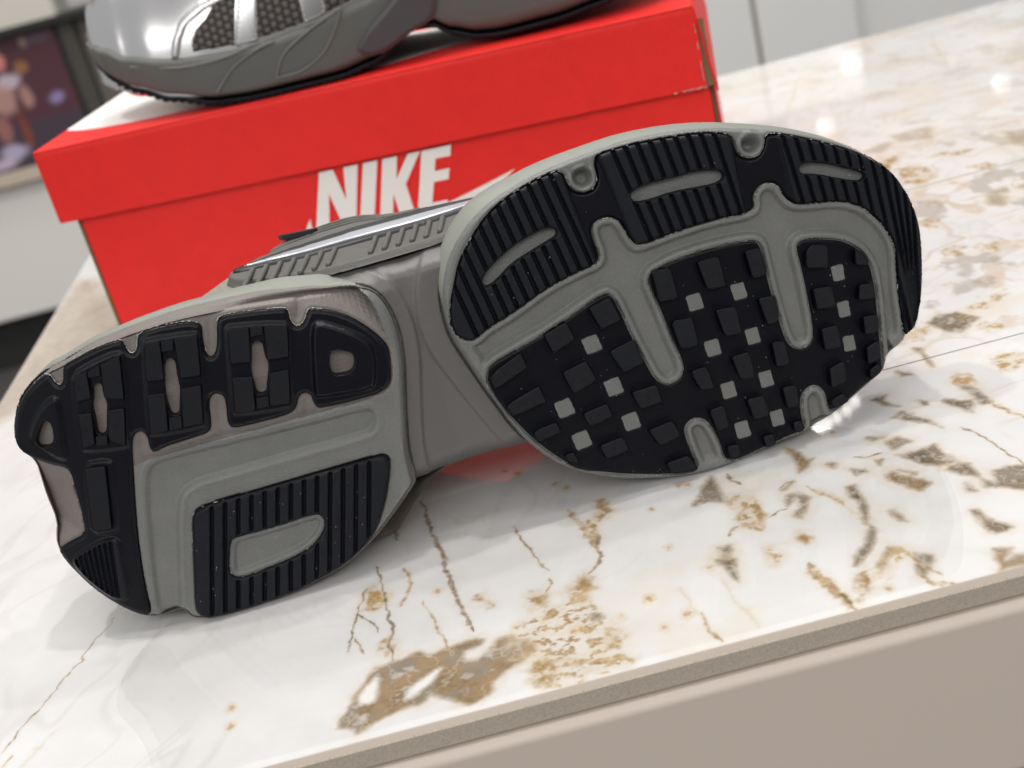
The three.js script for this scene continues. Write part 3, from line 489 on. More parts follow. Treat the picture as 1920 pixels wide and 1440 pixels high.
  sq1: [145.3,41.4,149.7,41.8,150.3,37.1,145.9,36.8],
  sq2: [126.7,39,131.3,39.5,132.1,34.8,127.4,34.3],
  sq3: [148.2,27.8,152.6,28,153.1,23.4,148.7,23.1],
  sq4: [129.6,26.3,134.2,26.8,134.9,22.1,130.3,21.6],
  sq5: [180.3,62.2,184.3,62.3,184.6,57.8,180.6,57.7],
  sq6: [196.4,61.7,200.1,61.6,200.3,57.2,196.6,57.2],
  sq7: [182.7,44.9,186.6,44.9,186.9,40.4,182.9,40.4],
  sq8: [197.6,45.1,201.2,45,201.3,40.6,197.7,40.6],
  sq9: [184.7,28.8,188.6,28.8,188.7,24.2,184.9,24.2],
  sq10: [198.7,28.9,202.3,28.8,202.4,24.2,198.8,24.4],
  sq11: [186.3,13.6,190,13.6,190.2,8.9,186.4,9],
  sq12: [199.5,14.1,203,14,203,9.4,199.5,9.6],
  sq13: [232.4,58,235.6,57.8,235.4,53.5,232.3,53.7],
  sq14: [231.7,45.1,234.8,44.8,234.6,40.4,231.5,40.7],
  sq15: [231,32.7,234,32.4,233.8,28.1,230.7,28.4],
  lug0: [146,68.7,153.8,70.3,155.7,61.9,148.2,60.6],
  lug1: [128.7,64,137.3,66.3,138.8,60.1,130.2,57.3],
  lug2: [149.1,52.2,158,54,159.6,45.3,152,43.9],
  lug3: [131.5,49.7,140.5,51.4,142.4,44.1,133.4,41.6],
  lug4: [107.1,54.5,109.6,56.7,119.6,60.4,120.6,55.3,107.6,51],
  lug5: [109.7,43.3,112,44.8,122.8,47.5,123.6,41.9,111.3,40.2],
  lug6: [116.2,31.9,118.4,32.9,125.2,33.5,126,29.9,117.3,29.1],
  lug7: [134.7,33.7,143.9,34.8,144.6,30.2,135.6,29],
  lug8: [152.9,36.1,162.1,36.3,162.5,30.2,154.6,29.7],
  lug9: [155.5,21.5,164.4,22.3,165.9,16.4,157.7,15.1],
  lug10: [137.4,21,145.9,21.9,147.2,16.8,138.5,16.2],
  lug11: [124.9,21.5,128.3,21.5,129,17.8,126.3,18.4],
  lug12: [158.4,8.1,166.9,8.6,168.9,2.9,159.9,4.1],
  lug13: [172.3,55.6,179.6,55.9,179.6,46.2,173.3,46.1],
  lug14: [169.9,75,176.4,74.4,176.6,63.5,170,63.9],
  lug15: [185.9,73.6,193.5,73.6,193.6,63.1,187.2,63.5],
  lug16: [202.8,72.7,207.9,72.4,208.4,63,203.3,62.9],
  lug17: [188.2,55.8,195.3,55.1,195,45.6,189.3,46.2],
  lug18: [203.6,55.6,209.1,55,208.7,46,204.7,45.7],
  lug19: [172.9,56.4,179,55.6,179.5,45.7,173.7,46],
  lug20: [189.8,38.3,196.2,38.4,196.1,29.1,191.1,29.6],
  lug21: [204.7,39.3,209.1,38.5,208.9,30.2,204.5,30.3],
  lug22: [174.8,37.4,180.4,37.7,181.3,29.6,176.6,30],
  lug23: [191.5,22.1,197.6,21.8,197.8,14.2,192.4,14.4],
  lug24: [204.7,22.6,209.5,22.2,209.1,14.9,204.9,14.9],
  lug25: [177.8,22.2,183.1,22.6,183.1,14.7,179,13.9],
  lug26: [193.9,7.5,198,7.3,198,3.8,194.3,3.2],
  lug27: [205.3,9.4,208.7,9.2,208.9,5.6,205.9,5.3],
  lug28: [180.6,7.7,185,7.4,184.8,3.2,181,3],
  lug29: [223.4,66.7,225.9,68.4,231.4,66.7,229.7,59.2,222.3,61.3],
  lug30: [223,53.4,229.7,52.4,229.5,45.2,222.8,46],
  lug31: [222.7,38.9,228.6,38.7,228.3,30.9,222.4,31.2],
  lug32: [222.3,24.3,228.1,25.6,227.4,18.3,221.8,17.5],
  lug33: [220.3,13,225.6,14.4,226.9,11.3,220.9,10.1],
  lug34: [240.7,62.8,243,60.6,244.6,56.1,239.6,57.2],
  lug35: [239.4,50,244.6,49.2,244.1,44,238,45.1],
  lug36: [238.3,38.7,243.6,38.1,242.7,32,237.7,32.5],
  lug37: [237.1,27.8,242,29,241.3,22.5,236.4,22.1],
  lug38: [236.3,19.6,240.7,21,240.7,18,236.2,16.2],
  gH2: [4.7,39.7,-7.8,-0,59.8,38.9,52,13.2],
  gA: [144.9,115.8,150.9,81.7,97.6,128.9,102.9,95.4],
  gB: [167.1,118.7,172.7,84.3,201.9,115,204.8,84.2],
  gC: [224.8,106.1,226.5,83,253.7,91.2,254,72.5],
  gT: [257.5,87.7,257.5,65.3,265.8,73.4,260.3,39.2],
  gR: [-46.9,32.4,-47.3,26.9,-32.7,36,-36.9,15.2],
  pa: [148.6,115.5,152.9,82],
  pb0: [162.1,117.2,166.6,85.2],
  pb1: [207.2,111.7,206.5,84.7],
  pc: [223.8,107.9,223.7,83],

  ta: [-21,55.2,-16.2,60.3,-9.5,60.6,11.6,60.9,26.3,60.4,46.7,60,70,59.4,74.3,61.8,76.1,66.1,77.2,72.4,77.1,78,76.9,83,76.2,89.4,74.2,94.5,70.4,98.7,61.4,102.4,45.6,110.7,9.7,111.8,-21.6,105.8,-38.9,100.7,-55,90.9,-61.5,74.6,-57.2,63.9,-51.6,51,-55.4,35.6,-41.6,39.1,-39.5,50.6,-39.9,60.6],
  bowls: [155.2,111.4,213.6,107],
};
// ---------------------------------------------------------------- the shoe on its side: x along the sole, y across it, z out of it (mm)
const S = (u) => -.0022 * Math.max(0, u - 222) ** 2 - .004 * Math.max(0, 2 - u) ** 2;     // the rise at toe and heel
const shoe = thing('running_shoe', 'grey running shoe lying on its side with its black treaded sole facing out', 'shoe', [-.11304303, .0006, -.39845258]);
{
  const u = new THREE.Vector3(.99814980, 0, -.06080281), n = new THREE.Vector3(.05947412, .20791169, .97633783), v = n.clone().cross(u);
  shoe.quaternion.setFromRotationMatrix(new THREE.Matrix4().makeBasis(u, v, n));
}
const place = (x, y, w) => [x, y, w + S(x)];
const K = {}; for (const k in O) if (!/^(g|p)/.test(k)) K[k] = new Poly(O[k], /^(hl|hb|lug|sq)/.test(k) ? 0 : /^s\d/.test(k) ? 2 : 1);
const box = (P, m = 1) => [P.x0 - m, P.x1 + m, P.y0 - m, P.y1 + m];
function grooves(a, n) {                                              // n lines blended between the first and the last
  const [A, B, C, D] = pts2(a), line = (p, q) => { const l = Math.hypot(q[0] - p[0], q[1] - p[1]); return [(q[1] - p[1]) / l, -(q[0] - p[0]) / l, p]; };
  const L0 = line(A, B), L1 = line(C, D), sgn = (L, x, y) => (x - L[2][0]) * L[0] + (y - L[2][1]) * L[1], s0 = Math.sign(sgn(L0, ...C)), s1 = Math.sign(sgn(L1, ...A));
  return (x, y) => { const d0 = sgn(L0, x, y) * s0, d1 = sgn(L1, x, y) * s1, pitch = (d0 + d1) / (n - 1), s = d0 / pitch, r = clamp(Math.round(s), 0, n - 1); return { d: Math.abs(s - r) * pitch, k: clamp(Math.floor(s) + 1, 0, n), s }; };
}
const cut = (w, d, floor, a = .3) => mix(w, floor, sst(a, -a, d));
const STEP = .36;
// ribs: everything but the base key becomes a tread_rib under its pad
function pad(name, label, geos, mat, parent = shoe) {
  const keys = Object.keys(geos), m = part(name, geos.base ?? geos[keys[0]], mat, parent, label ? { label } : {});
  for (const k of keys) if (k !== 'base' && geos[k] !== m.geometry) part('tread_rib', geos[k], M.rubberTop, m);
  return m;
}
function block(P, top, h, mat, parent, name, r = .9, b = .3) {      // a raised rubber block on the outline of a quad
  const c = P.c, pts = area(P.p) > 0 ? P.p : P.p.slice().reverse();
  const ins = pts.map((q) => { const l = Math.hypot(q[0] - c[0], q[1] - c[1]); return [q[0] + (c[0] - q[0]) / l * b * .8, q[1] + (c[1] - q[1]) / l * b * .8]; });
  const g = new THREE.ExtrudeGeometry(roundedShape(ins, r), { depth: h - b, bevelEnabled: true, bevelThickness: b, bevelSize: b, bevelSegments: 2, curveSegments: 3 });
  g.translate(0, 0, top - h);
  const p = g.attributes.position; for (let i = 0; i < p.count; i++) p.setZ(i, p.getZ(i) + S(p.getX(i)));
  if (!/lug/.test(name)) { mm(g); return part(name, g, [mat, M.rubberDarkWall], parent); }
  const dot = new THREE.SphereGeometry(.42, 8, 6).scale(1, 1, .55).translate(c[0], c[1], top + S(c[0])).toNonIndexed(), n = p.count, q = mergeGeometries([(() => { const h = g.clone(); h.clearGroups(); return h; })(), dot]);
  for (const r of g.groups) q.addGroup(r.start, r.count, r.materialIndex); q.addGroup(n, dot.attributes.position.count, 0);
  mm(q); return part(name, q, [mat, M.rubberDarkWall], parent);
}
// --- heel outsole: one black plate with tabs, raised blocks, slots and the ribbed corner
const blk = ['blk1', 'blk2', 'blk3', 'blk4', 'blk5'].map((k) => K[k]), slots = ['s1', 's2', 's3', 's4', 's5'].map((k) => K[k]), gR = grooves(O.gR, 8);
const heelGeo = relief(box(K.h1), STEP, (x, y) => {
  const d = K.h1.sd(x, y, 3); if (d > 1.3) return null;
  let w = -1.5 - .75 * (1 - sst(0, 1.9, -d));
  blk.forEach((B, i) => { const e = B.sd(x, y, 3); if (e < 2) w = Math.max(w, mix(w, i === 3 ? .35 : i === 4 ? -.1 : -.75, sst(1.1, -.9, e))); });
  { const e = K.bar.sd(x, y, 3); if (e < 2) w = Math.max(w, mix(w, -.7, sst(1., -.6, e))); }
  { const e = K.ribH.sd(x, y, 3); if (e < 2) { w = Math.max(w, mix(w, -.1, sst(.8, -.8, e))); const g = gR(x, y); if (g.s > -.4 && g.s < 7.4) w -= 1.5 * sst(.75, .45, g.d) * sst(-.6, -1.2, e); } }
  for (const s of slots) { const e = s.sd(x, y, 2); if (e < 1) w = cut(w, e, -6); }
  return cut(w, -d, -6.5, .42);
}, { place, group: (x, y) => (K.ribH.sd(x, y, 2) < -1.2 ? gR(x, y).k : 'base') });
const heel = pad('heel_outsole', 'black rubber heel outsole with slotted raised blocks', heelGeo, M.rubber);
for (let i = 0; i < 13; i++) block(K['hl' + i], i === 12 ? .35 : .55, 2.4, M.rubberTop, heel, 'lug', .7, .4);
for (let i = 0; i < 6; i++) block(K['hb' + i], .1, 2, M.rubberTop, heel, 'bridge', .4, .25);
// --- ribbed heel pad with the grey window
const gH2 = grooves(O.gH2, 13);
pad('heel_pad', 'black ribbed heel pad with a grey window', relief(box(K.h2), STEP, (x, y) => {
  const d = K.h2.sd(x, y, 3); if (d > 1.3) return null;
  const e = K.h2hole.sd(x, y, 3), g = gH2(x, y);
  let w = -.15 - .8 * (1 - sst(.1, 1.5, -d));
  w -= 1.9 * sst(.72, .42, g.d) * sst(.9, 1.6, -d) * sst(.8, 1.3, e);
  w -= .5 * sst(1.3, .1, e);
  w = cut(w, e, -6); return cut(w, -d, -6.5, .42);
}, { place, group: (x, y) => (K.h2.sd(x, y, 2) < -1.2 ? gH2(x, y).k : 'base') }), M.rubber);
// --- forefoot outer band: three ribbed pads on one black strip that runs round the toe
const [gA, gB, gC, gT] = [grooves(O.gA, 12), grooves(O.gB, 9), grooves(O.gC, 8), grooves(O.gT, 4)];
const side = (a, x, y) => { const [p, q] = pts2(a), l = Math.hypot(q[0] - p[0], q[1] - p[1]); return ((x - p[0]) * (p[1] - q[1]) + (y - p[1]) * (q[0] - p[0])) / l; };  // > 0 towards the toe
const slotF = [K.slotA, K.slotB, K.slotC];
const padAt = (x, y) => (side(O.pa, x, y) < 0 ? 0 : side(O.pb0, x, y) > 0 && side(O.pb1, x, y) < 0 ? 1 : side(O.pc, x, y) > 0 ? 2 : -1);
const ribAt = (x, y) => { const p = padAt(x, y); if (p < 0) return null; if (p < 2) return { p, ...(p ? gB : gA)(x, y) }; const c = gC(x, y); if (c.s < 7.5) return { p, ...c }; const t = gT(x, y); return { p: 3, ...t }; };
pad('forefoot_outsole', 'black ribbed outsole band along the inner edge and round the toe', relief(box(K.f1), STEP, (x, y) => {
  const d = K.f1.sd(x, y, 3); if (d > 1.3) return null;
  const up = Math.max(sst(.9, -1.1, side(O.pa, x, y)), Math.min(sst(-.9, 1.1, side(O.pb0, x, y)), sst(.9, -1.1, side(O.pb1, x, y))), sst(-.9, 1.1, side(O.pc, x, y)));
  let w = mix(-1.9, -.1, up) - .75 * (1 - sst(.1, 1.4, -d));
  let e = 9; for (const s of slotF) e = Math.min(e, s.sd(x, y, 3) - .25);
  const r = ribAt(x, y);
  if (r) w -= 2.1 * sst(.78, .45, r.d) * sst(.25, .8, -d) * sst(.5, .9, e) * up;
  w -= .5 * sst(1.1, .1, e);
  w = cut(w, e, -6); return cut(w, -d, -6.5, .42);
}, { place, group: (x, y) => { const r = ribAt(x, y); return r && K.f1.sd(x, y, 2) < -.8 ? r.p + '_' + r.k : 'base'; } }), M.rubber);
// --- forefoot plate with square studs and square windows
const sqs = []; for (let i = 0; i < 16; i++) sqs.push(K['sq' + i]);
const plateGeo = relief(box(K.f2), STEP, (x, y) => {
  const d = K.f2.sd(x, y, 3); if (d > 1.3) return null;
  let w = -2.5 - .4 * (1 - sst(0, 1.2, -d));
  for (const s of sqs) { const e = s.sd(x, y, 2) - .36; if (e < 1) w = cut(w, e, -5, .25); }
  return cut(w, -d, -6.5, .42);
}, { place, group: () => 'base' });
const plate = pad('forefoot_plate', 'black forefoot plate with square studs and small grey windows', plateGeo, M.rubber);
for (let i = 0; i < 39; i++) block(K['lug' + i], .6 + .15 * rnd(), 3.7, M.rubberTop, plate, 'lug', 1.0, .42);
// --- midsole faces: grey foam with pressed channels; a warmer insert under the heel outsole
const TA = new Poly(O.ta, 1), bowls = pts2(O.bowls);
const heelFace = relief(box(K.ho), STEP, (x, y) => {
  const d = K.ho.sd(x, y, 3); if (d > .9) return null;
  const d1 = K.h1.sd(x, y, 9), r = K.R1.sd(x, y, 4), hl = K.h2hole.sd(x, y, 4), taupe = TA.sd(x, y, 3) < 0;
  let w = -2.15;
  const band = sst(46, 64, x) * sst(40, 60, y) * sst(6.2, 5.4, -d);
  if (taupe || d1 < 0) w = -3.1 - (d1 > .8 ? (.28 + .3 * sst(35, 60, x)) * (d1 - .8) : 0);
  else { w -= 1.7 * sst(.7, -1.5, r); w += .35 * Math.exp(-((r - 1.5) ** 2) / .9) * sst(-3, 0, r); }
  if (taupe && x > 34 && d1 > 1.6) w += .22 * sst(1.6, 3, d1) * sst(34, 48, x) * Math.max(0, Math.sin(x * 3.6 + (Math.floor(y / .75) % 2) * 1.7) * Math.sin(y * 4.19)) ;
  if (band > 0) w = mix(w, -3.6 + .8 * sst(0, 3, -d) * sst(6, 4, -d), band * (taupe ? 0 : sst(60, 76, y)));
  if (hl < 1) w = -1.9 - 1.5 * sst(-.9, -2.6, hl);
  if (K.h2.sd(x, y, 2) < 0 && hl > .4) w = -3;
  w -= 1.4 * (1 - sst(.1, 1.6, -d)) * (taupe ? .6 : 1);
  return cut(w, -d, -7, .3);
}, { place, group: (x, y) => (TA.sd(x, y, 2) < 0 || (K.h1.sd(x, y, 3) < 1.2 && K.R1.sd(x, y, 9) > 4) || (x < -38 && K.h1.sd(x, y, 60) < 40 && TA.sd(x, y, 40) < 30 && y > 14) ? 'taupe' : 'grey') });
part('heel_midsole', heelFace.grey, M.foam, shoe, { label: 'grey foam heel with a pressed channel' });
part('heel_insert', heelFace.taupe, M.taupe, shoe, { label: 'warm taupe insert behind the black heel outsole' });
const foreFace = relief(box(K.fo), STEP, (x, y) => {
  const d = K.fo.sd(x, y, 3); if (d > .9) return null;
  const d1 = K.f1.sd(x, y, 12), d2 = K.f2.sd(x, y, 12), m = Math.min(d1, d2);
  let w = -1.35;
  if (m < 0) w = d2 < 0 ? -2.75 : -3.2;
  else {
    const D = K.fo.sd(x, y), inner = sst(3.2, 6, -D) + (1 - sst(3.2, 6, -D)) * (d2 < 9 && y < 40 && x > 190 && d1 > 6 ? 1 : 0);
    w -= 2.3 * sst(1.5, 3.1, m) * inner; w += .18 * Math.exp(-((m - 1.1) ** 2) / .3);
    for (const [bx, by] of bowls) { const q = Math.hypot(x - bx, y - by); w -= 1.9 * sst(3.6, 1.2, q); w += .5 * Math.exp(-((q - 3.9) ** 2) / .5); }
  }
  w -= 1.3 * (1 - sst(.1, 1.7, -d));
  return cut(w, -d, -7, .3);
}, { place, group: () => 0 })[0];
part('forefoot_midsole', foreFace, M.foam, shoe, { label: 'grey foam forefoot with rimmed channels' });
// --- shank between heel and forefoot
part('shank', relief([60, 132, 10, 120], .5, (x, y) => {
  const a = K.ho.sd(x, y, 30), b = K.fo.sd(x, y, 30), m = Math.min(a, b); if (m < -5) return null;
  let w = -4.4 - 1.5 * sst(5.4, 6.9, a) - 1.3 * sst(7.2, 8.9, b + 1.2 * Math.sin(y / 16)) - .5 * sst(7, 14, b) - 2.4 * sst(4, 22, m) - 3.2 * sst(1.1, .1, m);
  w -= 3.5 * sst(9, 2, a) * sst(92, 101, y) + 14 * (Math.max(0, y - 95 - Math.max(0, x - 104) * .32) / 9) ** 2.1 + 9 * (Math.max(0, 33 - y + (x - 70) * .03) / 8) ** 2.4;
  return w < -40 ? null : w;
}, { group: (x, y) => (Math.min(K.ho.sd(x, y, 8), K.fo.sd(x, y, 8)) < -4 || (y > 105.5 + Math.max(0, x - 104) * .3) ? null : 0) })[0], M.shank, shoe, { label: 'smooth grey arch bridge between heel and forefoot' });
// --- side walls of the midsole as rings that run away from the sole
function ringsOf(P, list, n = 220) {
  const p = area(P.p) > 0 ? P.p : P.p.slice().reverse(), L = [0]; for (let i = 0; i < p.length; i++) { const b = p[(i + 1) % p.length]; L.push(L[i] + Math.hypot(b[0] - p[i][0], b[1] - p[i][1])); }
  const at = []; for (let i = 0, j = 0; i < n; i++) { const s = i / n * L[p.length]; while (L[j + 1] < s) j++; const a = p[j], b = p[(j + 1) % p.length], f = (s - L[j]) / (L[j + 1] - L[j] || 1); at.push([mix(a[0], b[0], f), mix(a[1], b[1], f)]); }
  const nor = at.map((_, i) => { let x = 0, y = 0; for (let k = 1; k < 4; k++) { const a = at[(i + n - k) % n], b = at[(i + k) % n]; x += b[1] - a[1]; y += a[0] - b[0]; } const l = Math.hypot(x, y); return [x / l, y / l]; });
  return list.map(([w, off, dw]) => at.map((q, i) => { const o = off(q[0], q[1], nor[i]); return [q[0] + nor[i][0] * o, q[1] + nor[i][1] * o, w + S(q[0]) + (dw ? dw(q[0], q[1]) : 0)]; }));
}
const med = (n) => sst(.15, .6, n[1]);                               // 1 on the inner side, which faces up here
const flare = (rows, side2 = 0) => (x, y, n) => { const r = lerpRow(rows, x); return n[1] > -.2 ? mix(side2, r, sst(-.2, .45, n[1])) * (n[0] > .6 ? mix(1, sst(52, 92, y), sst(.6, .95, n[0])) : 1) : side2; };
const e9 = [[-50, .5], [-30, .6], [0, 1.6], [20, 2.3], [40, 3], [55, 2.2], [64, 1], [72, .3]], e17 = [[-50, 0], [-30, .4], [0, 2.4], [20, 3.4], [35, 4.6], [48, 5.5], [60, 4.6], [68, 2.2], [76, .6]];
const plus = (rows, d) => rows.map(([x, v]) => [x, v + d]);
const sink = (x, y) => -6 * sst(20, 52, x) * sst(40, 60, y);
part('heel_side', skin(ringsOf(K.ho, [[-2.6, () => -.7, sink], [-3.6, () => -.05, sink], [-5.5, flare(e9.map(([x, v]) => [x, v * .5]))], [-8.9, flare(e9)], [-9.6, flare(plus(e9, -.6), -.6)]])), M.taupe, shoe, { label: 'taupe heel side wall' });
part('heel_rim', skin(ringsOf(K.ho, [[-8.6, flare(plus(e9, -1), -1)], [-9.2, flare(plus(e9, .1), -.3)], [-10.2, flare(plus(e9, .9), .2)], [-12, flare(plus(e9, 1.3), .3)], [-15, flare(plus(e17, .5), 0)], [-17, flare(e17, -.4)], [-18.2, flare(plus(e17, -1.2), -1.2)], [-19, flare(plus(e17, -3), -3)]])), M.foamPale, shoe, { label: 'pale raised rim round the heel' });
part('heel_upper_side', skin(ringsOf(K.ho, [[-16, flare(plus(e17, -1.6), -1.6)], [-22, flare(plus(e17, -2.2), -3.4)], [-30, flare(plus(e17, -3.6), -7)], [-34, flare(plus(e17, -7), -12)]])), M.shank, shoe);
const f12 = [[95, 2], [118, 3.4], [134, 2.2], [160, 1.8], [190, 1.6], [230, 1.4], [262, .4]];
part('forefoot_side', skin(ringsOf(K.fo, [[-2.4, () => -.7], [-3.2, () => -.05], [-6, flare(f12.map(([x, v]) => [x, v * .6]), -1)], [-9, flare(f12, -3)], [-10, flare(plus(f12, -.4), -3.6)], [-10.8, flare(plus(f12, .1), -4)], [-15, flare(plus(f12, .2), -6.5)], [-20, flare(plus(f12, -.8), -10)], [-26, flare(plus(f12, -4), -15)]])), M.foamPale, shoe, { label: 'pale grey forefoot side wall' });
// --- upper: rings further back, resting on its outer side
const ring = (w, rows, u0, u1, low) => { const r = [], n = 120, um = (u0 + u1) / 2, ur = (u1 - u0) / 2; for (let i = 0; i < n; i++) { const a = i / n * Math.PI * 2, c = Math.cos(a), s = Math.sin(a), x = um + ur * Math.sign(c) * Math.abs(c) ** .55, top = lerpRow(rows, x), lo = Math.min(top - 12, low + 30 * sst(56, 95, x) * sst(146, 124, x) + 22 * sst(205, 245, x)), mid = (top + lo) / 2, h = (top - lo) / 2; r.push([x, mid + h * Math.sign(s) * Math.abs(s) ** .6, w + S(x) * .5]); } return r; };
const yl = (w) => -w * .2126 + 1.6;
const upRings = [
  ring(-17, [[-45, 92], [-10, 100], [20, 104], [60, 103], [100, 103.5], [120, 105], [150, 114], [190, 114], [240, 98], [262, 80]], -46, 258, 6),
  ring(-28, [[-45, 92], [-10, 101.5], [20, 105.5], [60, 105], [100, 105], [120, 106.5], [150, 112], [190, 110], [240, 92], [262, 76]], -46, 254, yl(-28)),
  ring(-38, [[-45, 90], [-10, 101.5], [11, 106], [30, 108.6], [60, 107], [100, 106.8], [120, 107.5], [150, 108], [190, 102], [240, 84]], -46, 246, yl(-38)),
  ring(-50, [[-45, 88], [-10, 100], [12, 105], [30, 109.6], [52, 110.8], [75, 111.2], [100, 110.8], [125, 109], [150, 100], [190, 90], [230, 70]], -46, 232, yl(-50)),
  ring(-60, [[-45, 86], [0, 99], [30, 107], [52, 113.6], [64, 115.4], [76, 115.6], [92, 112.2], [104, 111.6], [125, 104], [150, 92], [200, 70]], -45, 212, yl(-60)),
  ring(-72, [[-45, 84], [0, 97], [30, 103], [52, 110], [76, 112], [100, 106], [125, 96], [170, 70]], -44, 178, yl(-72)),
  ring(-86, [[-45, 80], [0, 92], [40, 100], [80, 98], [110, 84]], -42, 128, yl(-86)),
  ring(-98, [[-45, 74], [0, 84], [40, 86], [70, 76]], -38, 82, yl(-98) + 2)];
part('upper', skin(upRings, { flip: false }), M.mesh, shoe, { label: 'pale knit mesh upper' });
// overlay panel over the inner side of the upper, its raised ridges, and the silver side emblem
const wall = (x, w) => { let k = 0; while (k < upRings.length - 2 && upRings[k + 1][30][2] > w) k++; const rows = [[-14, [[0, 100], [30, 103.6], [60, 103.4], [100, 103.6], [120, 106], [150, 112]]], [-28, [[0, 103], [20, 106], [60, 105.6], [100, 105.6], [120, 107], [150, 112]]], [-36, [[0, 103.5], [11, 105.6], [30, 108.5], [60, 107.2], [100, 107], [120, 108], [150, 108]]], [-52, [[12, 105], [30, 110.5], [52, 111.6], [75, 112.0], [100, 111.5], [125, 110], [150, 100]]], [-60, [[0, 99], [30, 107], [52, 113.6], [64, 115.4], [76, 115.6], [92, 112.2], [104, 111.6], [125, 104]]], [-72, [[30, 103], [52, 110], [76, 112], [100, 106], [125, 96]]]]; for (let i = 0; i < rows.length - 1; i++) if (w >= rows[i + 1][0]) return mix(lerpRow(rows[i][1], x), lerpRow(rows[i + 1][1], x), clamp((w - rows[i][0]) / (rows[i + 1][0] - rows[i][0]))); return lerpRow(rows[rows.length - 1][1], x); };
const onWall = (P, lift, round = 1.2) => relief([P.x0 - 1, P.x1 + 1, P.y0 - 1, P.y1 + 1], .7, (x, w) => { const d = P.sd(x, w); return d > .8 ? null : lift - (1 - sst(-.1, round, -d)) * (lift + 1.2); }, { place: (x, w, h) => [x, wall(x, w) + h, w] })[0];
const fix = (g) => { const ix = g.index.array; for (let i = 0; i < ix.length; i += 3) { const t = ix[i]; ix[i] = ix[i + 1]; ix[i + 1] = t; } const n = g.attributes.normal; for (let i = 0; i < n.array.length; i++) n.array[i] *= -1; return g; };
part('side_overlay', fix(onWall(new Poly([28, -34, 34, -29, 60, -14, 100, -13, 126, -13, 140, -30, 128, -58, 106, -70, 60, -70, 40, -54, 28, -44], 2), 1.1)), M.overlay, shoe, { label: 'ribbed grey overlay on the inner side' });
const emblem = part('side_emblem', fix(onWall(new Poly([29.5, -40, 30.2, -37.4, 34, -36, 60, -35.5, 90, -35, 118, -35, 128, -36, 128, -52, 116, -53, 80, -52, 50, -49.5, 34, -45.5, 30, -43.5], 2), 2.0, 1.3)), M.black, shoe, { label: 'black edged silver side emblem' });
part('emblem_face', fix(onWall(new Poly([32.5, -41.4, 38, -40, 60, -39.4, 90, -39, 126, -39.2, 126, -46.6, 110, -46.8, 80, -46.4, 52, -45.2, 38, -43.2], 2), 2.3, .5)), M.silver, emblem);
for (let i = 0; i < 15; i++) {
  const x = 38 + i * 5.0; if (x > 70 && x < 79) continue;
  const a = new THREE.Vector3(x, wall(x, -35) + 1.7, -35.5), b = new THREE.Vector3(x - 3.0, wall(x - 3.0, -18) + 1.5, -18);
  const g = new THREE.CapsuleGeometry(1, a.distanceTo(b), 4, 10).applyQuaternion(new THREE.Quaternion().setFromUnitVectors(new THREE.Vector3(0, 1, 0), b.clone().sub(a).normalize())).translate((a.x + b.x) / 2, (a.y + b.y) / 2, (a.z + b.z) / 2);
  part('ridge', mm(g), M.overlay, shoe);
}
for (let i = 0; i < 9; i++) { const p = []; for (let k = 0; k <= 8; k++) { const x = 44 + k * 7 + i * .6, w = -56.5 - i * 1.6 + k * .1; p.push(new THREE.Vector3(x, wall(x, w) + 1.05, w)); } part('cord', mm(new THREE.TubeGeometry(new THREE.CatmullRomCurve3(p), 16, .62, 6)), M.overlay, shoe); }
{ const s = roundedShape([[48, -63], [60, -60], [63, -57.5], [61, -56], [50, -58]], .8), g = new THREE.ExtrudeGeometry(s, { depth: 1.6, bevelEnabled: true, bevelSize: .3, bevelThickness: .3, bevelSegments: 2 }); const p = g.attributes.position; for (let i = 0; i < p.count; i++) p.setXYZ(i, p.getX(i), 115.2 + p.getZ(i) - (p.getX(i) - 52) * .06, p.getY(i)); mm(g); g.computeVertexNormals(); part('lace_loop', g, M.black, shoe); }
// --- moulding flash along the rubber edges and lint on the sole
{
  const slivers = [], edge = (P, n, w, keep = () => true) => { for (let i = 0; i < n; i++) { const k = Math.floor(rnd() * P.p.length), a = P.p[k], b = P.p[(k + 1) % P.p.length], f = rnd(), x = mix(a[0], b[0], f), y = mix(a[1], b[1], f), t = Math.atan2(b[1] - a[1], b[0] - a[0]); if (!keep(x, y)) continue; const l = .5 + rnd() * 1.6; slivers.push(new THREE.TetrahedronGeometry(.5).scale(l, .13 + rnd() * .2, .4).rotateZ(t + (rnd() - .5) * .5).translate(x, y, w + S(x) + rnd() * .3)); } };
  edge(K.h1, 620, -2.3, (x, y) => y > 82 && vnoise(x / 7, 3) > .3); edge(K.h2, 40, -.9, (x, y) => y > 20 && vnoise(x / 7, 8) > .5); edge(K.f1, 260, -1.4, (x, y) => vnoise(x / 9, y / 9) > .45); edge(K.f2, 260, -1.9, (x, y) => vnoise(x / 8 + 4, y / 8) > .5); for (const s of sqs) if (rnd() < .6) edge(s, 1, -2.3); edge(K.h2hole, 16, -1.2, (x, y) => y < 26);
  part('moulding_flash', mm(mergeGeometries(slivers)), M.flash, shoe, { kind: 'stuff' });
  const dust = []; for (let i = 0; i < 240; i++) { const P = [K.h1, K.h2, K.f1, K.f2, K.f2][i % 5], x = mix(P.x0, P.x1, rnd()), y = mix(P.y0, P.y1, rnd()); if (P.sd(x, y) > -1) continue; const s = i % 37 === 0 ? 2.4 : 1; dust.push(new THREE.TetrahedronGeometry(.06 + rnd() * .07).scale(1 + rnd() * s * 2, 1, .6).rotateZ(rnd() * 6).translate(x, y, (P === K.f2 || P === K.h1 ? -1.9 : .0) + S(x))); }
  part('lint', mm(mergeGeometries(dust)), M.lint, shoe, { kind: 'stuff' });
}
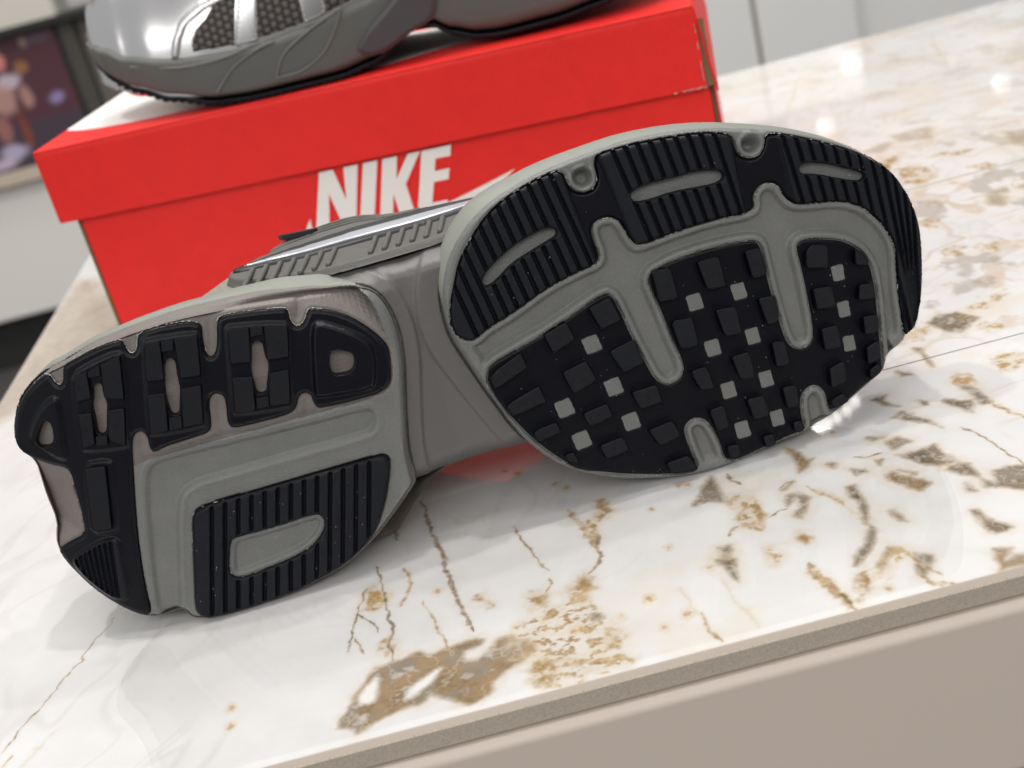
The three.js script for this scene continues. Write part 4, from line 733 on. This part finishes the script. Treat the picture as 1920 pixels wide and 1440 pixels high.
// ---------------------------------------------------------------- red shoe box (local: x along its front, y up, z towards the viewer)
const BOX = { w: 340, d: 215, h: 120, lid: 39 };
const shoeBox = thing('shoe_box', 'red cardboard shoe box with white lettering standing behind the shoe', 'box', [-.20709219, 0, -.69602067]);
shoeBox.rotation.y = -.2124292;
{
  const bx = (x0, x1, y0, y1, z0, z1, r = .6) => mm(new RoundedBoxGeometry(x1 - x0, y1 - y0, z1 - z0, 2, Math.min(r, (x1 - x0) * .45, (y1 - y0) * .45, (z1 - z0) * .45)).translate((x0 + x1) / 2, (y0 + y1) / 2, (z0 + z1) / 2));
  const front = relief([9.5, 341, .2, 84], 4, (x, y) => .5 * (fbm(x / 60, y / 40, 2) - .5), { place: (x, y, w) => [x, y, -4 + w], uv: 20 })[0];
  const body = part('box_front', front, M.red, shoeBox);
  part('lettering', (() => {
    const up = (a) => { const s = new THREE.Shape(); pts2(a).forEach(([x, y], i) => (i ? s.lineTo(x, y + BOX.h) : s.moveTo(x, y + BOX.h))); return s; };
    const g = new THREE.ExtrudeGeometry([
      [142.5, -41.5, 149.9, -41.5, 152.2, -58, 155.6, -41.5, 163.2, -41.5, 153.8, -71, 146.6, -71, 144.2, -53.5, 139.2, -71, 131.8, -71],
      [166.1, -41.5, 173.7, -41.5, 163.4, -71.6, 155.6, -71.6],
      [176.4, -41.5, 184.0, -41.5, 180.6, -53.0, 189.8, -41.5, 196.2, -41.5, 184.6, -56.4, 185.2, -73.4, 177.4, -73.4, 176.9, -60.4, 173.0, -73.4, 165.9, -73.4],
      [196.9, -41.5, 212.3, -41.5, 210.5, -46.9, 202.8, -46.9, 200.8, -53.0, 208.5, -53.0, 206.6, -58.4, 198.9, -58.4, 195.3, -68.8, 203.4, -68.8, 201.6, -74.4, 185.9, -74.4],
    ].map(up), { depth: .12, bevelEnabled: false });
    const sw = new THREE.Shape(); sw.moveTo(130.8, 55.8); sw.quadraticCurveTo(121.5, 45, 125.5, 41.2); sw.quadraticCurveTo(130, 37, 158, 38.4); sw.quadraticCurveTo(208, 36.5, 240.8, 60.0); sw.quadraticCurveTo(208, 50.4, 196, 48.2); sw.quadraticCurveTo(150, 42.6, 138, 44.2); sw.quadraticCurveTo(128, 46, 130.8, 55.8);
    return mm(mergeGeometries([g, new THREE.ExtrudeGeometry(sw, { depth: .12, bevelEnabled: false, curveSegments: 16 })]).translate(0, 0, -3.55));
  })(), M.white, shoeBox, { label: 'white lettering and curved tick mark on the box front' });
  { const w = []; for (let i = 0; i < 16; i++) { const x = 339.5 - rnd() * 20 * rnd(); w.push(new THREE.BoxGeometry(.8 + rnd() * 2.4, .25 + rnd() * .35, .3).translate(x, 81.1 + rnd() * .3, .35)); } for (let i = 0; i < 10; i++) w.push(new THREE.BoxGeometry(.3, 1 + rnd() * 3, .3).translate(339.6, 84 + rnd() * 30, .25)); part('worn_edge', mm(mergeGeometries(w)), std([.75, .45, .40], .8), shoeBox, { kind: 'stuff' }); }
  part('box_end', bx(6.9, 8.6, .2, 112, -212, -4.6), M.card, shoeBox, { label: 'bare brown cardboard end' });
  part('box_end', bx(341.6, 343, .2, 84, -212, -6), M.card, shoeBox, { label: 'bare brown cardboard end' });
  part('end_cover', bx(343.2, 344, .2, 84, -212, -8), M.red, shoeBox);
  part('box_back', bx(9.2, 341.4, .2, 112, -212, -210), M.red, shoeBox);
  part('box_floor', bx(9.2, 341.4, .2, 2, -210, -4.7), M.card, shoeBox);
  const lid = part('lid', bx(0, 340, 118.6, 120, -215, 0, .6), M.red, shoeBox, { label: 'red lid with a white curved print on top' });
  const crease = (x) => .9 * Math.exp(-((x - 280 - 0) ** 2) / 6) + .3 * Math.exp(-((x - 305) ** 2) / 5);
  part('lid_front', relief([0, 340, 81, 119.4], 1.5, (x, y) => .8 * (fbm(x / 70 + 5, y / 50, 2) - .5) - crease(x + (y - 100) * .25) - 1.2 * sst(118, 119.6, y) - .5 * sst(3, 0, x) - .5 * sst(337, 340, x), { place: (x, y, w) => [x, y, .3 + w], uv: 20 })[0], M.red, lid);
  part('lid_front', relief([0, 338, 81, 113], 8, () => 0, { place: (x, y) => [x, y, -1.2] })[0], M.card, lid, { label: 'brown inside of the lid front' });
  part('lid_end', bx(-.6, .6, 81, 119, -215, -.4), M.red, lid);
  const flap = bx(339.6, 340.8, 78, 119, -215, -.3); { const p = flap.attributes.position; for (let i = 0; i < p.count; i++) { const f = (.119 - p.getY(i)) / .041; p.setX(i, p.getX(i) + .005 * f); } flap.computeVertexNormals(); }
  part('lid_end', flap, M.red, lid, { label: 'red lid end bulging outwards' });
  part('lid_edge', bx(339.2, 340.2, 79.4, 118, -2.6, -1.2, .3), std([.45, .16, .10], .8), lid, { label: 'worn edge at the lid corner' });
  const sw = new THREE.Shape(); sw.moveTo(1, 42); sw.quadraticCurveTo(18, 24.6, 60, 22.6); sw.lineTo(184, 22.6); sw.quadraticCurveTo(230, 40, 318, 84); sw.quadraticCurveTo(200, 92, 110, 128); sw.quadraticCurveTo(40, 160, 1, 150); sw.closePath();
  part('lid_print', mm(new THREE.ExtrudeGeometry(sw, { depth: .1, bevelEnabled: false, curveSegments: 20 })).rotateX(-Math.PI / 2).translate(0, .12004, 0), M.white, lid);
}
// ---------------------------------------------------------------- second shoe, standing on the box lid, toe to the left
{
  const t = thing('running_shoe', 'silver and grey running shoe standing on the red box lid', 'shoe', [-.20709219, .1202, -.69602067]);
  t.rotation.y = -.2124292;
  const st = (a) => pts2(a), bot = st([25, 38, 30, 30, 38, 24, 47, 19, 60, 13.5, 78, 7.2, 103, 1.2, 120, 0, 167, 0, 185, 2.6, 194, 8.4, 206, 13.8, 216, 13, 224, 7.4, 236, 3.0, 247, 1.7, 275, 2.4, 299, 5.2, 312, 7.6, 326, 14, 338, 24]);
  const top = st([25, 41, 44, 38.5, 58, 33.6, 89, 28.6, 117, 27.2, 130, 27.7, 156, 30.6, 187, 36.5, 210, 41, 240, 44, 338, 50]), roof = st([25, 44, 32, 60, 50, 68, 80, 74, 120, 84, 150, 98, 180, 110, 215, 112, 260, 106, 310, 108, 338, 84]);
  const hw = st([24.5, 1, 28, 10, 34, 19, 42, 28, 55, 37, 75, 45, 100, 49.5, 130, 50.5, 160, 48.5, 185, 43, 205, 39, 225, 38, 260, 40, 300, 38, 320, 31, 332, 20, 339, 2]);
  const S2 = []; for (let x = 24.6; x < 339; x += x < 60 || x > 318 ? 1.6 : 3) S2.push(x);
  const CN = 55, sec = (y0, y1, grow, dome) => S2.map((x) => { const a = y0(x), b = Math.max(a + .4, y1(x)), h = Math.max(.6, lerpRow(hw, x) + grow), r = []; for (let i = 0; i < 44; i++) { const q = i / 44 * Math.PI * 2, c = Math.cos(q), s = Math.sin(q), e = dome && s > 0 ? .9 : .28, f = dome && s > 0 ? .95 : .28; r.push([x, (dome ? a : (a + b) / 2) + (dome ? (s > 0 ? b - a : 2) : (b - a) / 2) * Math.sign(s) * Math.abs(s) ** e, -CN + h * Math.sign(c) * Math.abs(c) ** f]); } return r; });
  const B = (x) => lerpRow(bot, x), T = (x) => lerpRow(top, x), R = (x) => lerpRow(roof, x);
  part('outsole', skin(sec(B, (x) => B(x) + 3.2, .4, false), { caps: true, flip: true }), M.rubber, t);
  for (let x = 48; x < 200; x += 4.4) { if (Math.abs(x - 146) < 5) continue; part('tread_rib', mm(new RoundedBoxGeometry(2.6, 2.2, 60, 1, .3).rotateZ(Math.atan2(B(x + 2) - B(x - 2), 4)).translate(x, B(x) + 1.1, -CN + lerpRow(hw, x) - 29.3)), M.rubber, t); }
  part('midsole', skin(sec((x) => B(x) + 2.6, T, 1.2, false), { caps: true, flip: true }), std([.118, .121, .112], .5, { bumpMap: grain, bumpScale: .00008 }), t);
  const up = (lo, hi) => S2.filter((x) => x >= lo && x <= hi);
  part('upper', skin(sec((x) => T(x) - 20, R, -1.2, true), { caps: true, flip: true }), M.leather, t, { label: 'silver leather upper' });
  const near = (x, y = 0) => { const a = T(x) - 20, s = clamp((y - a) / (R(x) - a)) ** (1 / .9); return -CN + (lerpRow(hw, x) - 1.2) * Math.sqrt(Math.max(0, 1 - s * s)) ** .95; };
  const patch = (a, lift, mat, name, label) => part(name, relief([Math.min(...pts2(a).map((q) => q[0])) - 1, Math.max(...pts2(a).map((q) => q[0])) + 1, Math.min(...pts2(a).map((q) => q[1])) - 1, Math.max(...pts2(a).map((q) => q[1])) + 1], .6, ((P) => (x, y) => { const d = P.sd(x, y); return d > .5 ? null : lift - (1 - sst(0, .7, -d)) * lift * .9; })(new Poly(a, 0)), { place: (x, y, w) => [x, y, near(x, y) + w], uv: 62 })[0], mat, t, label ? { label } : {});
  patch([97, 29.5, 98, 34.5, 101.5, 39, 108, 43, 114, 49, 126, 52, 119, 28.3], .8, M.darkMesh, 'mesh_panel', 'dark brown mesh panel');
  patch([136, 60, 131.3, 28.8, 156, 31.0, 162, 60], .8, M.darkMesh, 'mesh_panel', 'dark brown mesh panel');
  patch([166, 60, 167.6, 33, 188, 37, 200, 60], .8, M.darkMesh, 'mesh_panel', 'dark brown mesh panel');
  patch([130.5, 60, 140.5, 60, 131.8, 27.6, 119.7, 27.0], 1.7, M.leather, 'strap'); patch([157, 60, 172, 60, 168.2, 32.4, 156.2, 30.2], 1.7, M.leather, 'strap');
  patch([88, 28, 92, 36, 97, 42, 108, 47, 122, 50, 122, 54, 106, 51, 94, 45, 87, 36, 84, 28], 1.5, M.leather, 'stitched_seam');
  // moulded folds on the midsole and the darker arch piece
  { const st = []; const row = (a, n) => { const p = pts2(a); for (let i = 0; i < n; i++) { const f = i / (n - 1) * (p.length - 1), k = Math.min(p.length - 2, Math.floor(f)), x = mix(p[k][0], p[k + 1][0], f - k), y = mix(p[k][1], p[k + 1][1], f - k); st.push(new THREE.SphereGeometry(.42, 6, 4).scale(1.6, .8, .6).rotateZ(Math.atan2(p[k + 1][1] - p[k][1], p[k + 1][0] - p[k][0])).translate(x, y, near(x, y) + 1.75)); } };
    row([121.5, 29, 132.5, 58], 14); row([130.5, 29, 138.8, 58], 14); row([157.6, 32, 159, 58], 12); row([167, 34, 170.5, 58], 12); row([85.8, 29, 88.6, 36, 95, 43.6, 107, 49.2, 121, 52], 26);
    part('stitching', mm(mergeGeometries(st)), std([.42, .42, .43], .7), t, { kind: 'stuff' }); }
  const fold = (a, r = .8) => { const c = new THREE.CatmullRomCurve3(pts2(a).map(([x, y]) => new THREE.Vector3(x, y, near(x) + 2.6))); part('fold', mm(new THREE.TubeGeometry(c, 30, r, 6)), M.foam, t); };
  fold([60, 28, 90, 23.5, 115, 24, 128, 26.2], .7); fold([104, 8, 116, 18, 132, 24.5, 140, 26]); fold([136, 8.5, 142, 18, 158, 27, 176, 33.5], .7); fold([136, 8.5, 150, 9.5, 163, 16, 172, 27, 176, 33.5], .7);
  part('arch_piece', relief([176, 226, 5, 46], .7, ((P) => (x, y) => { const d = P.sd(x, y); return d > .5 ? null : 1.6 - (1 - sst(0, 2, -d)) * 1.5; })(new Poly([177.5, 12, 180, 16, 187, 22, 197, 28, 206, 35, 222, 38, 222, 27, 217, 17, 207, 15, 195, 9.5, 188, 7.5, 181, 8.5], 2)), { place: (x, y, w) => [x, y, -CN + Math.max(lerpRow(hw, x), mix(43.5, 39, clamp((x - 180) / 40))) + 1.6 + w], uv: 20 })[0], std([.075, .068, .072], .5), t);
}
// ---------------------------------------------------------------- clear sheet for the faintly greyer rounded area under the shoe
{
  const s = roundedShape([[-128, 316], [-136, 340], [-149, 361], [-150, 378], [-146, 392], [-134, 412], [-90, 440], [60, 450], [100, 424], [120, 411], [130, 390], [129, 368], [122, 340], [111, 316]], 9);
  const g = new THREE.ExtrudeGeometry(s, { depth: .35, bevelEnabled: true, bevelThickness: .08, bevelSize: .08, bevelSegments: 1, curveSegments: 8 });
  mm(g).rotateX(-Math.PI / 2).translate(0, .00012, 0);
  const sheet = part('clear_sheet', g, new THREE.MeshPhysicalMaterial({ color: 0xffffff, transmission: 1, thickness: 0, roughness: .02, ior: 1.32 }), scene, { label: 'thin clear layer over the faintly greyer rounded area under the shoe', category: 'sheet' });
  sheet.castShadow = false;
}
// ---------------------------------------------------------------- lamps, all out of view
lamp('unseen_downlight', 'ceiling lamp out of view behind the shoe, left of the middle one', 'lamp', [-.55, 2.2, -1.0], .04, LP, 60, true);  // out of view overhead, placed for the stepped shadows under the shoe
lamp('unseen_downlight', 'ceiling lamp out of view straight behind the shoe', 'lamp', [.25, 2.2, -.85], .04, LP, 60, true);
lamp('unseen_downlight', 'ceiling lamp out of view behind the box on the right', 'lamp', [1.0, 2.2, -1.35], .04, LP, 60, true);
function lightPanel(label, x, z, w, d, power) {                      // ceiling panel out of view, placed for its light: frame and glowing face
  const t = thing('unseen_light_panel', label, 'lamp', [x, 2.25, z]);
  part('frame', new THREE.BoxGeometry(w + .05, .03, d + .05).translate(0, .02, 0), std([.7, .7, .7], .5), t);
  const f = part('diffuser', new THREE.PlaneGeometry(w, d).rotateX(Math.PI / 2), new THREE.MeshStandardMaterial({ color: 0x222222, emissive: new THREE.Color(1, .982, .955), emissiveIntensity: power }), t); f.castShadow = false;
  const l = new THREE.RectAreaLight(new THREE.Color(1, .982, .955), power, w, d); l.position.y = -.01; l.rotation.x = -Math.PI / 2; t.add(l);
}
lightPanel('ceiling panel out of view, placed to light the fronts and the silver upper', -2.0, 2.5, 8.6, 2.0, PP * .74);
lightPanel('ceiling panel out of view, placed to light the white cabinets', -.2, -2.0, 2.8, .5, PP * 1.4);
lightPanel('narrow ceiling panel out of view above the shoe, placed to light the sole bevels', .1, -.35, 1.6, .3, PP * 1.5);
const CS = 'small lamps out of view that the tabletop mirrors';  // unseen lamps, placed where the tabletop mirrors them as glints
lamp('unseen_small_spot', 'small round lamp out of view, placed to be mirrored nearest the box corner', 'lamp', [.803, .4295, -2.585], .005, .0012, 5, false, CS);
lamp('unseen_small_spot', 'small round lamp out of view, placed to be mirrored just above the shoe tip', 'lamp', [.735, .5385, -2.585], .005, .0012, 5, false, CS);
lamp('unseen_small_spot', 'small round lamp out of view, placed to be mirrored at the far right edge of the table', 'lamp', [1.097, .546, -2.585], .005, .0012, 5, false, CS);
const track = thing('unseen_lamp_track', 'slim ceiling track out of view, placed to carry the row of mirrored spots', 'track', [1.05, 2.05, -4.03]);  // unseen row of spots, placed so the tabletop mirrors them by the toe
part('rail', mm(new RoundedBoxGeometry(900, 30, 40, 2, 4)).rotateY(.62), M.dark, track);
[[0.972, 2.0, -3.996], [1.009, 2.0, -4.009], [1.05, 2.0, -4.031], [1.098, 2.0, -4.064], [1.141, 2.0, -4.105]].forEach((p, i) => lamp('unseen_track_spot', ['first', 'second', 'middle', 'fourth', 'last'][i] + ' small spot out of view, in the row mirrored beside the shoe tip', 'lamp', p, .012, .12, 20, true, 'small spots out of view on the lamp track'));
renderer.render(scene, camera);
